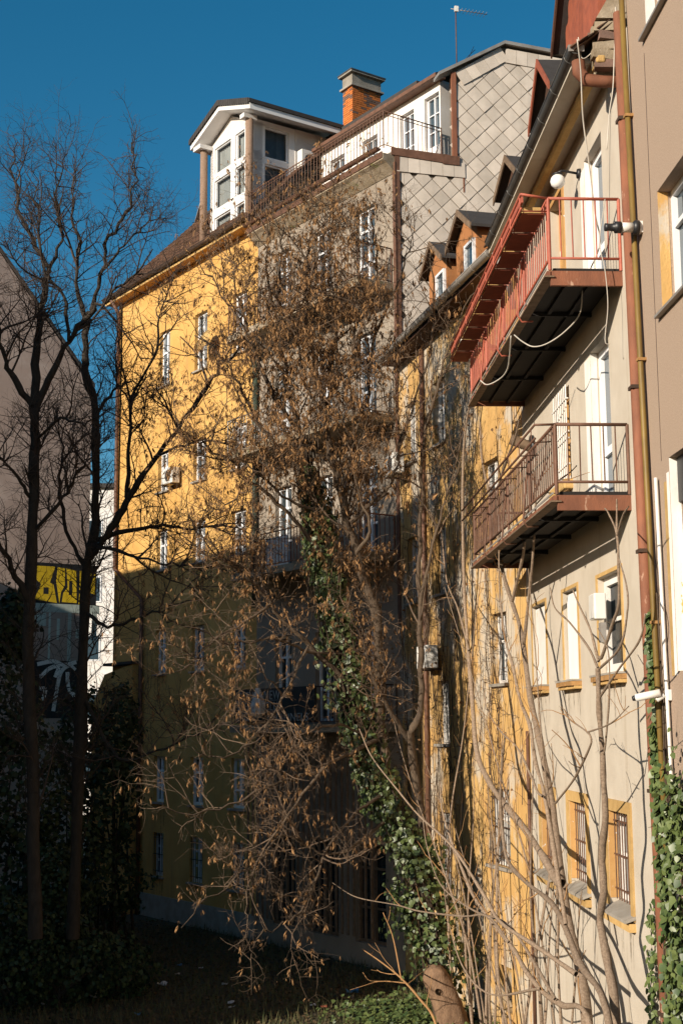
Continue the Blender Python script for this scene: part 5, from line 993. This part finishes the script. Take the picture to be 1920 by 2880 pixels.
shrub('dark shrub under the low annex beside the yellow facade', [(gz(300, 2250, 41), (1.0, 1.0, 2.0)), (gz(290, 2480, 41), (1.3, 1.0, 1.3)), (gz(340, 2060, 42), (.6, .8, 1.6)), (gz(230, 2100, 42), (.9, .8, 1.9))], 6000, .13, M_BUSH)

shrub('dark bramble heap at the feet of the two bare trees', [((-5.0, 33.5, .9), (1.5, .7, 1.2)), ((-6.1, 33.0, 1.2), (1.3, .7, 1.5)), ((-3.9, 34.5, .6), (1.1, .7, .9)), ((-5.3, 34.5, 2.2), (.8, .5, 1.4))], 7500, .1, M_BUSH)
# ------------------------------------------------------------------ ground cover and litter
n = 26000; gx = nr.uniform(-9, 5, n); gyv = 24 + nr.random(n) ** 1.2 * 24; Rm = facing(np.tile([0, 0, 1.0], (n, 1)) + nr.normal(size=(n, 3)) * .5, nr.normal(size=(n, 3)))
V, Fq = scatter(*LEAF, np.stack([gx, gyv, nr.uniform(0, .06, n)], 1), Rm, nr.uniform(.04, .1, n)); npmesh('leaf_litter', V, Fq, M_LITTER, False, None, label='fallen brown leaves strewn over the court', cat='leaves', kind='stuff')
n = 22000; gx = nr.uniform(-9, 4.6, n); gyv = 25 + nr.random(n) * 21; a = nr.uniform(0, 6.28, n); h = nr.uniform(.08, .3, n); w_ = .008; b0 = np.stack([gx, gyv, np.zeros(n)], 1); ln_ = np.stack([np.cos(a) * h * .5, np.sin(a) * h * .5, h], 1); sd = np.stack([-np.sin(a), np.cos(a), np.zeros(n)], 1) * w_
V = np.stack([b0 - sd, b0 + sd, b0 + ln_ * .6 + sd * .7, b0 + ln_], 1).reshape(-1, 3); npmesh('grass', V, np.arange(4 * n).reshape(n, 4), M_GRASS, False, None, label='sparse dry grass in the court', cat='grass', kind='stuff')
n = 3600; q = np.stack([nr.normal(2.9, .7, n), nr.normal(31.2, .9, n), nr.uniform(.03, .28, n)], 1); q = q[q[:, 0] < 4.6]; Rm = facing(np.tile([-.2, -.3, 1.0], (len(q), 1)) + nr.normal(size=(len(q), 3)) * .4, nr.normal(size=(len(q), 3)))
V, Fq = scatter(*LEAF, q, Rm, nr.uniform(.06, .12, len(q))); npmesh('ground_ivy', V, Fq, M_IVY, False, None, label='ivy creeping over the ground round the cut stub', cat='ivy', kind='stuff')
LIT = [(458, 2778, 'white', 'crumpled white paper scrap in front of the middle of the shaded ground', .22), (250, 2815, 'pink', 'pale pinkish rag lying low in the shaded ground', .4), (505, 2722, 'blue', 'small blue wrapper beyond the white scrap', .14), (498, 2748, 'pink', 'small pale wrapper next to the blue one', .13), (125, 2833, 'white', 'tiny white scrap left of the pale rag', .14), (388, 2861, 'blue', 'bluish scrap at the bottom edge of the ground', .14), (880, 2835, 'white', 'white litter cup standing under the drooping twigs', .13), (990, 2800, 'blue', 'blue plastic bag near the sunlit ivy patch', .3), (975, 2818, 'wood', 'brown cardboard piece below the blue bag', .4), (652, 2842, 'white', 'white scrap at the lower middle of the shaded ground', .14), (650, 2828, 'white', 'crumpled tissue above the lower middle scrap', .16), (42, 2748, 'red', 'red wrapper at the far left of the ground', .14), (870, 2790, 'wood', 'orange can under the drooping twigs', .13), (910, 2840, 'red', 'red packet right of the white cup', .14), (565, 2730, 'white', 'pale scrap beyond the blue wrapper', .12), (632, 2777, 'white', 'white scrap under the lowest seed twigs', .14)]
for x, y, c, lab, s in LIT:
    d = ray(x, y); p = CAM + d * (-EYE / d[2]); m = dict(white=M_CLOTH, pink=M_GWHT, blue=M_BLUE, red=M_REDPAINT, wood=M_WOODOLD)[c]; o = empty('litter_scrap', (p[0], p[1], .05), lab, 'litter', 'litter scattered on the shaded ground')
    b = MB(); G = [[(s * (i / 3 - .5) + rng.uniform(-.1, .1) * s, s * (j / 3 - .5) * .8 + rng.uniform(-.1, .1) * s, rng.uniform(0, .45) * s) for j in range(4)] for i in range(4)]
    for i in range(3):
        for j in range(3): b.poly([G[i][j], G[i + 1][j], G[i + 1][j + 1], G[i][j + 1]])
    b.build('scrap', m, o)
